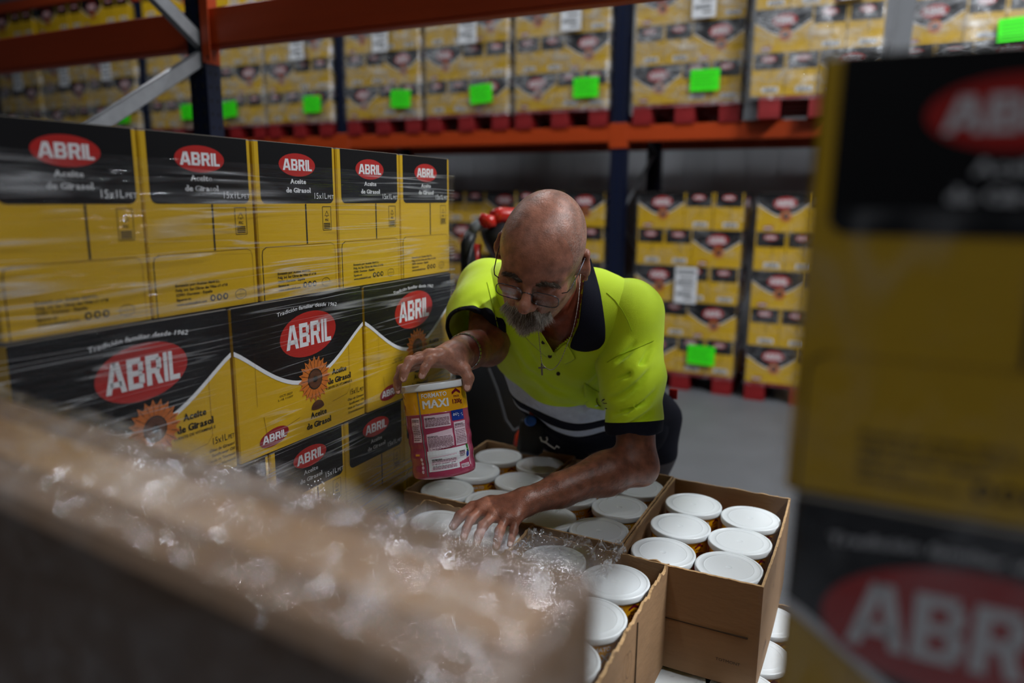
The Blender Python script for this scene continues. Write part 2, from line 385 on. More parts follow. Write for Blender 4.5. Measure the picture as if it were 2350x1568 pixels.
def side_print(detail=True, ox=.53, oa=.222, tray=True, W=CL):
    P = Print(); H = CH; n = 26
    def cv(s): return (.27 + .31 * math.sin(math.pi * min(1, max(0, s))) ** 1.15) * H
    xs = [k / n for k in range(n + 1)]
    P.poly('black_band', [(W * s, .001) for s in reversed(xs)] + [(W * s, cv(s)) for s in xs], BLK, 0)
    vs = []; fs = []
    for k, s in enumerate(xs): vs += [(W * s, cv(s) - .001), (W * s, cv(s) + .026 * H)]
    for k in range(n): fs.append([2 * k, 2 * k + 1, 2 * k + 3, 2 * k + 2])
    P.faces('white_border', vs, fs, WHT, 1)
    oy = .262 * H
    P.ellipse('logo_oval', ox * W, oy, oa * W, .155 * H, RED, 2, 32, rot=.06)
    P.logo('logo_letters', ox * W, oy, oa * W * 1.60, .165 * H, WHT, 3)
    P.sunflower('sunflower', (ox + .03) * W, .592 * H, .168 * H, 3, 20 if detail else 10)
    P.ellipse('logo_oval', .235 * W, .895 * H, .105 * W, .058 * H, DRED, 2, 24, rot=.12)
    P.logo('logo_letters', .235 * W, .895 * H, .17 * W, .054 * H, WHT, 3)
    if detail:
        P.text('motto', 'Tradición familiar desde 1962', ox * W, .083 * H, .027 * H, WHT, 2, width=.47 * W, align='C', bold=.01, arc=.55, slant=.2)
        P.serif('product_name', 'Aceite', (ox + .24) * W, .60 * H, .042 * H, INK, 2, .125 * W)
        P.serif('product_name', 'de Girasol', (ox + .24) * W, .665 * H, .042 * H, INK, 2, .20 * W)
        P.text('product_name', 'FUENTE DE VITAMINA E', (ox + .235) * W, .70 * H, .018 * H, INK, 2, width=.23 * W, align='C', bold=.012)
        P.text('volume_lettering', '15x1L', .945 * W, .80 * H, .045 * H, INK, 2, width=.085 * W, align='R')
        P.text('volume_lettering', 'PET', .99 * W, .80 * H, .03 * H, INK, 2, width=.038 * W, align='R')
        for k, b in enumerate(['Óleo de Girassol', 'Sunflower Oil', 'Huile de Tournesol', 'Sonnenblumenöl']):
            P.text('translations', b, .985 * W, (.842 + .033 * k) * H, .019 * H, INK, 2, width=(.15 - .012 * (k == 1)) * W, align='R', bold=.01, slant=.15)
        P.text('date_code', 'OCT-2027', .335 * W, .645 * H, .015 * H, INK, 2, width=.095 * W, align='C'); P.text('date_code', 'L-1B 11007', .33 * W, .668 * H, .015 * H, INK, 2, width=.11 * W, align='C')
        P.serif('flap_lettering', 'Aceite', (ox + .05) * W, .868 * H, .042 * H, INK, 2, .13 * W)
        P.serif('flap_lettering', 'de Girasol', (ox + .05) * W, .94 * H, .042 * H, INK, 2, .20 * W)
        P.ellipse('handle_hole', (ox + .045) * W, .80 * H, .052 * W, .018 * H, SEED, 2, 20)
        P.poly('handle_hole', [((ox + .045) * W + .052 * W * math.cos(t), .805 * H - .055 * H * math.sin(t)) for t in [math.pi * k / 12 for k in range(13)]], SEED, 2)
        P.line('fold_line', [(.17 * W, .74 * H), (.185 * W, .87 * H), (.22 * W, .885 * H), (.43 * W, .83 * H)], .0006, SEED, 1)
        P.line('fold_line', [(.86 * W, .38 * H), (.86 * W, .74 * H), (.83 * W, .78 * H), (.7 * W, .80 * H)], .0006, SEED, 1)
        P.line('fold_line', [(.13 * W, .30 * H), (.13 * W, .66 * H)], .0005, SEED, 1)
    return P
def place_end(sign):      # the +x / -x end of the carton
    if sign > 0: return lambda u, v, h: (CL / 2 + h, -CW / 2 + u, CH - v)
    return lambda u, v, h: (-CL / 2 - h, CW / 2 - u, CH - v)
def place_side(sign):     # the -y / +y side
    if sign < 0: return lambda u, v, h: (-CL / 2 + u, -CW / 2 - h, CH - v)
    return lambda u, v, h: (CL / 2 - u, CW / 2 + h, CH - v)
CEDGE = mat('carton_edge', srgb(112, 104, 94), .8, var=.25, nscale=60)
def carton_body(mb):
    mb.box(-CL / 2, CL / 2, -CW / 2, CW / 2, 0, CH, YEL, top=CEDGE, bev=.0025)
    return mb
# far carton: body and print in one mesh, simple print
_far = carton_body(MB())
for sg in (1, -1): end_print(False, sticker=True).emit(lambda p: _far, place_end(sg), .0004)
for sg in (1, -1): side_print(False).emit(lambda p: _far, place_side(sg), .0004)
FAR_CARTON = _far.mesh('oil_carton')
# near carton: a body with its printed parts as children
NEAR_BODY = carton_body(MB()).mesh('oil_carton')
def print_meshes(ends, sides):
    mbs = {}
    def g(p):
        if p not in mbs: mbs[p] = MB()
        return mbs[p]
    for P, pl in ends + sides: P.emit(g, pl)
    return {k: b.mesh(k) for k, b in mbs.items()}
_ep = end_print(); _sp = side_print()
NEAR_END = print_meshes([(_ep, place_end(1))], [])
NEAR_SIDE = print_meshes([], [(_sp, place_side(-1))])
FG_SIDE = print_meshes([], [(side_print(ox=.30, oa=.235), place_side(-1))])
def near_carton(loc, rz, label, group, kinds, scale_z=1.0):
    o = link('oil_carton', NEAR_BODY); o.location = loc; o.rotation_euler = (0, 0, rz)
    o.scale = (.990, .990, 1); tag(o, label, 'carton', group)
    for ms in kinds:
        for k, me in ms.items(): link(k, me, o)
    return o
def far_carton(loc, rz, label, group):
    o = link('oil_carton', FAR_CARTON); o.location = loc; o.rotation_euler = (0, 0, rz); tag(o, label, 'carton', group); return o

# ------------------------------------------------------------------ pallet (1.2 m along y, 0.8 m along x, origin at floor centre)
def make_pallet(mt, label, group):
    root = empty('pallet'); tag(root, label, 'pallet', group)
    d1 = MB().box(-.4, .4, -.0725, .0725, 0, .022, mt, bev=.002).mesh('deck_board')
    d2 = MB().box(-.4, .4, -.05, .05, 0, .022, mt, bev=.002).mesh('deck_board')
    st = MB().box(-.0725, .0725, -.6, .6, 0, .022, mt).mesh('stringer_board')
    bl = MB().box(-.0725, .0725, -.0725, .0725, 0, .078, mt, bev=.003).mesh('block')
    bl2 = MB().box(-.05, .05, -.0725, .0725, 0, .078, mt, bev=.003).mesh('block')
    for y, me in ((-.5275, d1), (-.26, d2), (0, d1), (.26, d2), (.5275, d1)):
        o = link('deck_board', me, root); o.location = (0, y, .122)
    for x in (-.3275, 0, .3275):
        o = link('stringer_board', st, root); o.location = (x, 0, .100)
        for y in (-.5275, 0, .5275):
            o = link('block', bl, root); o.location = (x, y, .022)
        o = link('bottom_board', st, root); o.location = (x, 0, 0)
    return root

# ------------------------------------------------------------------ setting
FLOOR = mat('concrete_floor', srgb(94, 96, 100), 0.55, var=0.18, nscale=3.5, bump=.25, bscale=90)
fl = MB().box(-14, 9, -5, 8, -.1, 0, FLOOR).build('floor'); tag(fl, kind='structure')
WALLM = mat('wall_panel_grey', srgb(176, 178, 184), 0.6, var=0.05, nscale=2)
wb = MB().box(-14, 9, 7.42, 7.6, 0, 8, WALLM).build('wall_back'); tag(wb, kind='structure')
_rib = MB().box(-.012, .012, -.012, .006, 0, 8, WALLM, bev=.003).mesh('panel_rib')
for k in range(60):
    x = -13.5 + k * .3
    if x < 2: o = link('panel_rib', _rib, wb); o.location = (x, 7.42, 0)
ce = MB().box(-14, 9, -5, 8, 8, 8.1, mat('roof_sheet', srgb(160, 164, 168), .7)).build('ceiling'); tag(ce, kind='structure')

# ------------------------------------------------------------------ racking
def post_mesh(h, wx=.125, dy=.085, slot=.05):
    """upright of open section: web towards -y, two flanges, slots down the web"""
    mb = MB(); t = .004
    mb.box(-wx / 2, wx / 2, 0, t, 0, h, NAVY)
    mb.box(-wx / 2, -wx / 2 + t, 0, dy, 0, h, NAVY); mb.box(wx / 2 - t, wx / 2, 0, dy, 0, h, NAVY)
    mb.box(-wx / 2 + t, -wx / 2 + .03, dy - t, dy, 0, h, NAVY); mb.box(wx / 2 - .03, wx / 2 - t, dy - t, dy, 0, h, NAVY)
    return mb
SLOT = mat('slot_dark', srgb(8, 8, 10), .8); SLOTL = mat('slot_worn', srgb(120, 112, 104), .6)
def slots(h, wx, side=False, step=.05, z0=.05, dy=.085):
    mb = MB(); z = z0
    while z < h - .05:
        for s in (-.25, .25):
            mb.box(s * wx - .006, s * wx + .006, -.0012, .001, z, z + .02, SLOT)
        if side:
            for yy in (.25, .7):
                mb.box(wx / 2 - .001, wx / 2 + .0012, dy * yy - .004, dy * yy + .004, z, z + .011, SLOT)
        z += step
    return mb
def beam_mesh(x0, x1, h, d, mt=ORANGE, lip=.018):
    """box beam with a stepped upper edge; front at y=0, bottom at z=0"""
    mb = MB()
    mb.box(x0, x1, 0, d, 0, h, mt, bev=.004)
    mb.box(x0, x1, -.0035, .0005, .012, h - .03, mt)
    return mb
def connector(h=.22):
    mb = MB(); mb.box(-.003, .003, 0, .06, -.06, h - .06, ORANGE); mb.box(-.05, .003, -.004, 0, -.06, h - .06, ORANGE, bev=.001)
    return mb
def hook_holes(): 
    mb = MB()
    for z in (-.035, .12): mb.box(-.026, -.018, -.0055, -.003, z, z + .012, SLOT)
    return mb

FY = 5.66                                  # front of the far racking
far_posts = [-10.09, -7.36, -4.63, -1.905, 0.88]
pm = post_mesh(4.4); PME = pm.mesh('post'); SME = slots(4.4, .125).mesh('slot_row'); SME['kind'] = 'stuff'
names_far = ['far rack frame with blue posts, farthest along the back wall', 'far rack frame with blue posts, second along the back wall', 'far rack frame with blue posts behind the overhead orange beam', 'far rack frame with blue posts just above the bent head', 'far rack frame with blue posts behind the close black carton']
for k, x in enumerate(far_posts):
    r = empty('rack_frame', (x, FY, 0)); tag(r, names_far[k], 'rack frame', 'uprights of the far racking')
    a = link('post', PME, r); s_ = link('slot_row', SME, a); tag(s_, kind='stuff')
    b = link('post', PME, r); b.location = (0, 1.1, 0); b.rotation_euler = (0, 0, math.pi)
    s_ = link('slot_row', SME, b); tag(s_, kind='stuff')
    z = .25
    up = 1
    while z < 3.9:
        z2 = z + .55
        y0, y1 = (.06, 1.04) if up > 0 else (1.04, .06)
        MB().tube([(0, y0, z), (0, y1, z2)], .016, GALV, 6).build('brace', r)
        z = z2; up = -up
    MB().box(-.08, .08, -.03, .13, 0, .012, NAVY).build('foot_plate', r)
    for zz in (2.06 - .10, 3.70 - .1):
        MB().box(-.075, .075, -.012, .06, zz - .07, zz + .12, ORANGE, bev=.003).build('beam_connector', r)
bays = list(zip(far_posts[:-1], far_posts[1:]))
bn = 0
for k, (xa, xb) in enumerate(bays):
    for lvl, zt in (('lower', 2.06), ('upper', 3.76)):
        if lvl == 'upper' and k > 1: continue
        for side, yy in (('front', FY - .005), ('rear', FY + 1.03)):
            o = beam_mesh(xa + .066, xb - .066, .125, .05).build('rack_beam'); o.location = (0, yy, zt - .125)
            tag(o, f'orange {side} beam of the far racking, {lvl} level, {ORD[k]} bay from the far end', 'rack beam', 'orange beams of the far racking')

# near racking: one frame and the beams either side of it
NY = 2.08
nf = empty('rack_frame', (-2.395, NY, 0)); tag(nf, 'near rack frame with dark blue post and grey diagonal braces', 'rack frame')
for yy, rz in ((0, 0), (-1.1, math.pi)):
    p_ = post_mesh(4.2, .092, .068).build('post', nf); p_.location = (0, yy + (0 if rz == 0 else .068), 0); p_.rotation_euler = (0, 0, rz)
    s_ = slots(4.2, .092, True, dy=.068).build('slot_row', p_); tag(s_, kind='stuff')
    MB().box(-.07, .07, -.03, .1, 0, .012, NAVY).build('foot_plate', p_)
def channel(a, b, wd, dp, mt):
    """folded steel channel from a to b, open towards +y side"""
    a = Vector(a); b = Vector(b); d = (b - a); L = d.length; d.normalize()
    x = Vector((1, 0, 0)); n = d.cross(x).normalized()
    M = Matrix((( x.x, n.x, d.x, a.x), (x.y, n.y, d.y, a.y), (x.z, n.z, d.z, a.z), (0, 0, 0, 1)))
    mb = MB(); t = .003
    mb.box(dp - t, dp, -wd / 2, wd / 2, 0, L, mt, M); mb.box(0, dp, -wd / 2, -wd / 2 + t, 0, L, mt, M); mb.box(0, dp, wd / 2 - t, wd / 2, 0, L, mt, M)
    return mb
channel((.0, .02, 2.02), (.0, -1.06, 1.33), .05, .03, GALV).build('brace', nf)
channel((.0, .02, 2.06), (.0, -1.06, 2.78), .05, .03, GALV).build('brace', nf)
channel((.0, .02, .62), (.0, -1.06, 1.28), .05, .03, GALV).build('brace', nf)
for (xa, xb, lab) in ((-2.349, .36, 'orange overhead beam above the bent man'), (-5.1, -2.441, 'orange beam behind the grey diagonal brace')):
    b_ = empty('rack_beam', (0, NY + .012, 2.045)); tag(b_, lab, 'rack beam')
    beam_mesh(xa, xb, .142, .05).build('beam_body', b_)
    if xa > -3:
        c_ = MB().box(xa, xa + .004, -.02, .055, -.055, .20, ORANGE).box(xa - .002, xa + .042, -.024, -.02, -.055, .20, ORANGE, bev=.0015).build('end_plate', b_)
        MB().box(xa + .026, xa + .032, -.0255, -.0235, -.04, -.031, SLOT).build('bolt_hole', c_)

# next bay of the near racking and an added light blocker, beyond the frame edge
n2 = copy_tree(nf); n2.location.x = .408; n2['label'] = 'near rack frame at the other end of the overhead beam'
b_ = empty('rack_beam', (0, NY + .012, 2.045)); tag(b_, 'orange overhead beam in the next bay', 'rack beam'); beam_mesh(.456, 3.1, .142, .05).build('beam_body', b_)
b_ = empty('rack_beam', (0, NY - 1.1, 2.045)); tag(b_, 'orange front beam in the next bay', 'rack beam'); beam_mesh(.456, 3.1, .142, .05).build('beam_body', b_)
o = MB().box(.460, .635, NY - 1.12, NY + .06, 2.187, 2.205, WOODP).build('blocker_board'); tag(o, 'wooden board added overhead to carry the unseen shade block', 'shelf board')  # added only to hold up the light blocker
o = MB().box(-.08, .08, -.30, .30, 0, 1.5, KRAFT2, bev=.008).build('brown_carton'); o.location = (.545, NY - .80, 2.205); tag(o, 'unseen brown block added overhead to shade the wall of oil cartons', 'carton')  # added unseen blocker: keeps lamp light off the near end of the wrapped wall
# ------------------------------------------------------------------ loads on the far racking
RPH = .2815
proto_pal = make_pallet(PALRED, 'x', None)
used_pal = [False]
def place_pallet(x, y, z, label, group, rz=0.0):
    p = proto_pal if not used_pal[0] else copy_tree(proto_pal)
    used_pal[0] = True
    p.location = (x, y, z); p.rotation_euler = (0, 0, rz); p['label'] = label
    if group: p['group'] = group
    return p
FILM_FAR = film_mat('film_far', (7, 7, 16), base=.06, streak=.38, rough=.09, milk=.20, sharp=.045, bump=1.0, bscale=1.2, patch=5)
FILM_LOW = film_mat('film_far_thin', (7, 7, 16), base=.035, streak=.25, rough=.09, milk=.03, sharp=.04, bump=1.0, bscale=1.2, patch=5)
def film_sheet(mt, h, seed, wx=.818):
    """wrinkled film over the front and both sides of a loaded pallet"""
    mb = MB(); path = [(-wx / 2, .5), (-wx / 2, .0)]; N = 26
    path = [(-wx / 2, .45), (-wx / 2, .15), (-wx / 2, .0)] + [(-wx / 2 + wx * k / N, 0) for k in range(1, N)] + [(wx / 2, 0), (wx / 2, .15), (wx / 2, .45)]
    nz = int(h / .035); vs = []; fs = []
    for j in range(nz + 1):
        z = h * j / nz
        for i, (x, y) in enumerate(path):
            d = .014 * mnoise.noise(Vector((x * 7 + seed, z * 9, seed * 1.7))) + .008 * mnoise.noise(Vector((x * 22, z * 25 + x * 8, seed)))
            vs.append((x + (.006 + d * .4) * (1 if x > 0 else -1) * (abs(x) > wx / 2 - .001), y - .012 + d, z))
    n = len(path)
    for j in range(nz):
        for i in range(n - 1): fs.append((j * n + i, j * n + i + 1, (j + 1) * n + i + 1, (j + 1) * n + i))
    mb.add(vs, fs, mt); return mb.mesh('stretch_film', True)
FILMS_UP = [film_sheet(FILM_FAR, h, s) for h, s in ((1.02, 1.3), (.92, 5.1), (1.12, 9.7))]
FILMS_LO = [film_sheet(FILM_LOW, 1.40, s) for s in (2.2, 7.4)]
SHEET = MB().box(-.105, .105, -.002, 0, -.075, .075, GREEN)
for k in range(5): SHEET.box(-.085, .085 - .02 * (k % 3), -.0028, -.0018, .045 - .022 * k, .049 - .022 * k, mat('green_ink', srgb(30, 150, 16), .6))
SHEET_ME = SHEET.mesh('pallet_tag')
A4 = MB().box(-.085, .085, -.002, 0, -.14, .14, PAPER)
for k in range(3): A4.box(-.07, .07 - .01 * k, -.0028, -.0018, .09 - .085 * k, .115 - .085 * k, GREY); A4.box(-.05 + .02 * k, .06, -.0028, -.0018, .05 - .08 * k, .062 - .08 * k, INK)
A4_ME = A4.mesh('pallet_label')
def load(x0, x1, zbase, rows, where, film, tagx=None, sheet=None, flip=0, yoff=0.0, rz=0.0, grp='cartons on the far shelf', tagz=.115):
    cx = (x0 + x1) / 2; y = FY - .02 + yoff
    place_pallet(cx, y + .6, zbase, f'red wooden pallet, {where}', 'red pallets', rz)
    a = CW + .004; b = CL + .004; tot = 2 * a + b
    s = .80 / tot if tot > .80 else 1
    for r in range(rows):
        order = ['L', 'n', 'n'] if (r + flip) % 2 == 0 else ['n', 'n', 'L']
        x = cx - tot / 2
        for k, c in enumerate(order):
            wd = b if c == 'L' else a
            dep = CW if c == 'L' else CL
            ox = x + wd / 2 - cx; oy = dep / 2 + random.uniform(-.004, .004)
            px = cx + ox * math.cos(rz) - oy * math.sin(rz); py = y + ox * math.sin(rz) + oy * math.cos(rz)
            o = far_carton((px, py, zbase + .145 + r * RPH), (0 if c == 'L' else -math.pi / 2) + rz + random.uniform(-.01, .01),
                       f'{["left", "middle", "right"][k]} oil carton, row {["one", "two", "three", "four", "five"][r]} up, {where}', grp)
            o.scale = (1, 1, .99)
            x += wd
    if film is not None:
        o = link('stretch_film', film); o.location = (cx, y - .004, zbase + .12); o.rotation_euler = (0, 0, rz); tag(o, f'clear stretch film round the load, {where}', 'plastic film', 'stretch film on far loads')
    if tagx is not None:
        o = link('pallet_tag', SHEET_ME); o.location = (tagx, y - .034, zbase + .145 + tagz); o.rotation_euler = (0, random.uniform(-.06, .06), 0); tag(o, f'neon green paper tag, {where}', 'paper tag', 'green pallet tags')
    if sheet is not None:
        o = link('pallet_label', A4_ME); o.location = (sheet[0], y - .034, zbase + .145 + sheet[1]); tag(o, f'white printed sheet, {where}', 'paper label', 'white sheets on the loads')
ZU = 2.06
UP = [(-10.0, -9.18), (-9.10, -8.28), (-8.28, -7.47), (-7.26, -6.46), (-6.40, -5.62), (-5.56, -4.75), (-4.56, -3.76), (-3.69, -2.87), (-2.81, -2.00), (-1.80, -.985), (-.905, -.095), (.0, .78)]
for k, (a, b) in enumerate(UP):
    far = k < 5
    tx = [None, None, a + .60, a + .62, a + .36, b - .20, b - .17, b - .24, b - .17, b - .26, None, b - .14][k]
    sh = [(a + .45, .66), (a + .45, .66), (a + .38, .68), None, (a + .12, .72), (a + .45, .70), (a + .42, .70), (a + .45, .70), (a + .5, .72), (a + .52, .72), (a + .62, .72), None][k]
    load(a, b, ZU, 5 if far else 4, f'{ORD[k]} load along the far shelf', FILMS_UP[k % 3], tx, sh, flip=(0, 0, 0, 1, 0, 1, 0, 1, 0, 0, 1, 1)[k], yoff=-.12 if k == 10 else 0, rz=.10 if k == 10 else 0.0, tagz=.15 if k != 11 else .33)
LOW = [(-3.69, -2.88), (-2.81, -2.00), (-1.735, -.905), (-.815, -.01)]
for k, (a, b) in enumerate(LOW):
    load(a, b, 0, 5, f'{ORD[k]} load on the floor under the far shelf', FILMS_LO[k % 2], b - .25 if k == 2 else None, (a + .43, .70) if k == 2 else None,
         flip=(1, 1, 0, 0)[k], yoff=(.30, .02, .02, -.02)[k], grp='cartons under the far shelf', tagz=.16)
# grey edge guards standing in front of two gaps
for x, z1, lab in ((-.90, 1.95, 'grey edge guard strip beside the tagged shelf load'), (.0, 1.95, 'grey edge guard strip above the close dark carton')):
    g = MB(); g.box(-.055, .055, -.004, 0, 0, z1, GREY); g.box(-.055, -.051, 0, .06, 0, z1, GREY); g.box(.051, .055, 0, .03, .03, z1, GREY)
    o = g.build('edge_guard'); o.location = (x, FY - .07, ZU); o.rotation_euler = (0, math.radians(1.0), math.radians(-8)); tag(o, lab, 'edge guard', 'grey edge guards')
# ------------------------------------------------------------------ wrapped pallet of oil cartons on the left
LX, LYE, LTOP, LPITCH = -.9775, 1.6055, 1.595, .2847
place_pallet(LX - .41, LYE - .56, LTOP - 5 * LPITCH - .145, 'red wooden pallet under the film-wrapped wall of oil cartons', None)
PW, PL = .2175, .3625
for r in range(5):
    z = LTOP - (r + 1) * LPITCH
    ends = r % 2 == 0
    n = 5 if ends else 3
    rn = ['top', 'second', 'third', 'fourth', 'bottom'][r]
    for k in range(n):
        pit = PW if ends else PL
        yc = LYE - (k + .5) * pit
        j = random.uniform(-.0025, .0)
        if ends: loc = (LX - CL / 2 + j, yc, z); rz = random.uniform(-.008, .008)
        else: loc = (LX - CW / 2 + j, yc, z); rz = math.pi / 2 + random.uniform(-.006, .006)
        face = 'end-on' if ends else 'side-on'
        near_carton(loc, rz, f'{face} oil carton in the {rn} row of the wrapped wall, {ORD[k]} from the man', 'oil cartons of the wrapped wall', ([NEAR_END, NEAR_SIDE] if k == 4 else [NEAR_END]) if ends else [NEAR_SIDE, NEAR_END])
FILM_NEAR = film_mat('film_wall', (2.0, 1.1, 34), base=.05, streak=.46, rough=.10, milk=.008, sharp=.020, bump=.9, bscale=1.6, rot=(.07, 0, 0), patch=5, lo=.40, hi=.66)
def wall_film():
    vs = []; fs = []; ys = [LYE + .006 - k * .0115 for k in range(100)]
    path = [(LX - .34, LYE + .007), (LX - .18, LYE + .007), (LX - .05, LYE + .007), (LX - .006, LYE + .0065)] + [(LX + .0045, y) for y in ys]
    z0, z1 = .20, LTOP - .042; nz = 110; n = len(path)
    for j in range(nz + 1):
        z = z0 + (z1 - z0) * j / nz
        for i, (x, y) in enumerate(path):
            d = .0030 * mnoise.noise(Vector((y * 5, z * 38 + y * 5, 3.1))) + .0016 * mnoise.noise(Vector((y * 14, z * 110 + y * 14, 8.4)))
            q = abs(((y - LYE) / PW) % 1 - .5); d += .0008 * q
            vs.append((x + (d + .0022 if i > 2 else 0), y + (0 if i > 2 else d), z))
    for j in range(nz):
        for i in range(n - 1): fs.append((j * n + i + 1, j * n + i, (j + 1) * n + i, (j + 1) * n + i + 1))
    o = MB().add(vs, fs, FILM_NEAR).build('stretch_film', smooth=True); tag(o, 'clear stretch film pulled round the wall of oil cartons', 'plastic film')
wall_film()

# ------------------------------------------------------------------ tubs
TR = .0635; TH = .186
BODYP = [(.058, 0), (.0622, .002), (.063, .006)]
for k in range(1, 25):
    z = .006 + (.126 - .006) * k / 24; BODYP.append((.0632 + .0009 * math.sin(k * 1.05) * (k < 22), z))
BODYP += [(.0638, .128), (.0638, .180)]
def tub_r(z):
    for (r0, z0), (r1, z1) in zip(BODYP[:-1], BODYP[1:]):
        if z0 <= z <= z1: return r0 + (r1 - r0) * (z - z0) / max(1e-6, z1 - z0)
    return .0638
def tub_place(u, v, h):
    z = TH - v; r = tub_r(min(.179, max(.003, z))) + h; a = u / TR
    return (r * math.sin(a), -r * math.cos(a), z)
LIDP = [(.0640, -.002), (.0668, -.002), (.0672, .001), (.0672, .0088), (.0664, .0106), (.0650, .0112), (.0646, .0112), (.0622, .0112), (.0618, .0111), (.0608, .0101), (.0603, .0100), (.0560, .0100), (.0500, .01005), (.0496, .01035), (.0486, .01035), (.0482, .0100), (.0476, .0100), (.0300, .00995), (.0070, .0099), (.0062, .0099), (.0050, .0093), (.0005, .0092)]
LID_ME = MB().lathe(LIDP, LID, 48).mesh('lid', True)
def tub_body(detail):
    mb = MB(); i = [k for k, (r, z) in enumerate(BODYP) if z <= .1281][-1]
    mb.lathe(BODYP[:i + 1], PINK, 48, cap=True); mb.lathe(BODYP[i:], TUBY, 48, cap=False)
    return mb.mesh('tub_body', True)
TUB_BODY = tub_body(0)
def grect(P, part, u0, v0, u1, v1, mt, layer, skew=0.0):
    n = max(1, int(abs(u1 - u0) / .006)); m_ = max(1, int(abs(v1 - v0) / .008)); vs = []; fs = []
    for j in range(m_ + 1):
        for k in range(n + 1):
            u = u0 + (u1 - u0) * k / n; vs.append((u, v0 + (v1 - v0) * j / m_ - skew * (u - u0)))
    for j in range(m_):
        for k in range(n): a = j * (n + 1) + k; fs.append([a, a + n + 1, a + n + 2, a + 1])
    P.faces(part, vs, fs, mt, layer)
def band_print(P, off=0.0):
    P.text('format_lettering', 'FORMATO', off - .004, .0272, .0088, WHT, 1, width=.050, align='C', bold=.02)
    for q in (-.0009, -.0003, .0003, .0009): P.text('size_lettering', 'MAXI', off - .003 + q, .0480, .0170, WHT, 1, width=.050, align='C')
    P.poly('chevron', [(off + .032, .0275), (off + .032, .0225), (off + .043, .0155), (off + .043, .0215)], MAROON, 1)
    P.poly('chevron', [(off + .043, .0215), (off + .043, .0155), (off + .054, .0225), (off + .054, .0275)], MAROON, 1)
    P.text('weight_lettering', 'PACK', off + .043, .0330, .0042, MAROON, 1, align='C', bold=.01)
    for q in (-.0004, .0004): P.text('weight_lettering', '1200g', off + .044 + q, .0450, .0090, MAROON, 1, width=.024, align='C')
def tub_prints(full):
    P = Print()
    grect(P, 'seam', -.0375, .008, -.0350, .180, GREY, 1)
    if full:
        def panel(u0, v0, u1, v1, lines, title=True, skew=0.0, mt=PALEPINK):
            grect(P, 'label_panel', u0, v0, u1, v1, mt, 1, skew)
            n = lines
            for k in range(n):
                v = v0 + .004 + (v1 - v0 - .006) * k / n; u = u0 + .002
                if k == 0 and title: P.text('small_print', 'INFORMACION', u, v + .002, .0022, INK, 2, width=min(.02, u1 - u0 - .004), bold=.03); continue
                rnd = random.Random(int(u0 * 1e4) + k * 7)
                while u < u1 - .004:
                    w_ = min(rnd.uniform(.003, .008), u1 - .002 - u); P.rect('small_print', u, v, u + w_, v + .0011, TEXTM, 2); u += w_ + .0008
        panel(-.030, .062, .022, .086, 8)
        grect(P, 'label_panel', .026, .058, .056, .078, BLUEL, 1)
        P.text('blue_panel_print', '60', .0285, .069, .008, WHT, 2, slant=.3, bold=.0)
        for k in range(4): P.rect('blue_panel_print', .041, .062 + .0037 * k, .054 - .002 * (k % 2), .0635 + .0037 * k, WHT, 2)
        panel(-.029, .098, .024, .132, 11, skew=.12)
        panel(.028, .081, .058, .127, 13)
        grect(P, 'label_panel', -.032, .131, .060, .171, PAPER, 1, .02)
        panel(-.026, .143, .026, .170, 9, skew=.06, mt=PALEPINK); panel(.031, .134, .048, .152, 6)
        grect(P, 'label_panel', .030, .160, .058, .178, PINK, 2, .25)
        grect(P, 'label_panel', .033, .164, .054, .172, PALEPINK, 3); P.text('small_print', 'RECICLA', .035, .1705, .005, TEXTM, 4, width=.017)
        grect(P, 'label_panel', .052, .128, .058, .144, mat('leaf_green', srgb(40, 110, 40), .4), 2); P.ellipse('label_panel', .053, .147, .004, .006, BLUEL, 3, 12)
        panel(-.062, .064, -.040, .112, 12); grect(P, 'label_panel', -.062, .135, -.050, .139, TUBY, 2)
        for k in range(4): P.ellipse('label_panel', -.046, .146 + .008 * k, .003, .0036, PALEPINK, 2, 10)
    mbs = {}
    def g(p): return mbs.setdefault(p, MB())
    P.emit(g, tub_place); out = [(k, b.mesh(k)) for k, b in mbs.items()]
    for off in (0.0, -.135, .135):
        P = Print(); band_print(P, off); mbs = {}; P.emit(g, tub_place); out += [(k, b.mesh(k)) for k, b in mbs.items()]
    return out
TUB_PR = tub_prints(False); TUB_FULL = tub_prints(True)
def tub(M, label, group, prints):
    r = empty('cocoa_tub'); r.matrix_world = M; tag(r, label, 'tub', group)
    b = link('tub_body', TUB_BODY, r)
    for k, me in prints: link(k, me, b)
    l = link('lid', LID_ME, r); l.location = (0, 0, .1745)
    return r
# ------------------------------------------------------------------ opened kraft cartons with their tubs
KT = .0045
def torn_wall(mb, a, b, h, seed, jag, mt):
    """one carton wall from a to b (outer line), inner side to its left, with a torn upper edge"""
    a = Vector(a); b = Vector(b); d = (b - a); L = d.length; d.normalize(); nrm = Vector((-d.y, d.x, 0)) * KT
    n = max(8, int(L / .006)); vs = []; fo = []; ft = []
    for k in range(n + 1):
        p = a + d * L * k / n
        e = jag * (mnoise.noise(Vector((k * .35, seed, 0))) + .6 * mnoise.noise(Vector((k * 1.3, seed * 2.1, 4))))
        bow = .0035 * math.sin(math.pi * k / n) * math.sin(seed)
        q = p - nrm.normalized() * bow
        vs += [(q.x, q.y, 0), (q.x, q.y, h + e), (q.x + nrm.x, q.y + nrm.y, h + e * .6 + jag * .2), (q.x + nrm.x, q.y + nrm.y, 0)]
    for k in range(n):
        i = 4 * k
        fo += [(i, i + 4, i + 5, i + 1), (i + 2, i + 6, i + 7, i + 3)]; ft.append((i + 1, i + 5, i + 6, i + 2))
    fo += [(0, 1, 2, 3), (4 * n + 3, 4 * n + 2, 4 * n + 1, 4 * n)]
    mb.add(vs, fo, mt); mb.add(vs, ft, TORN)
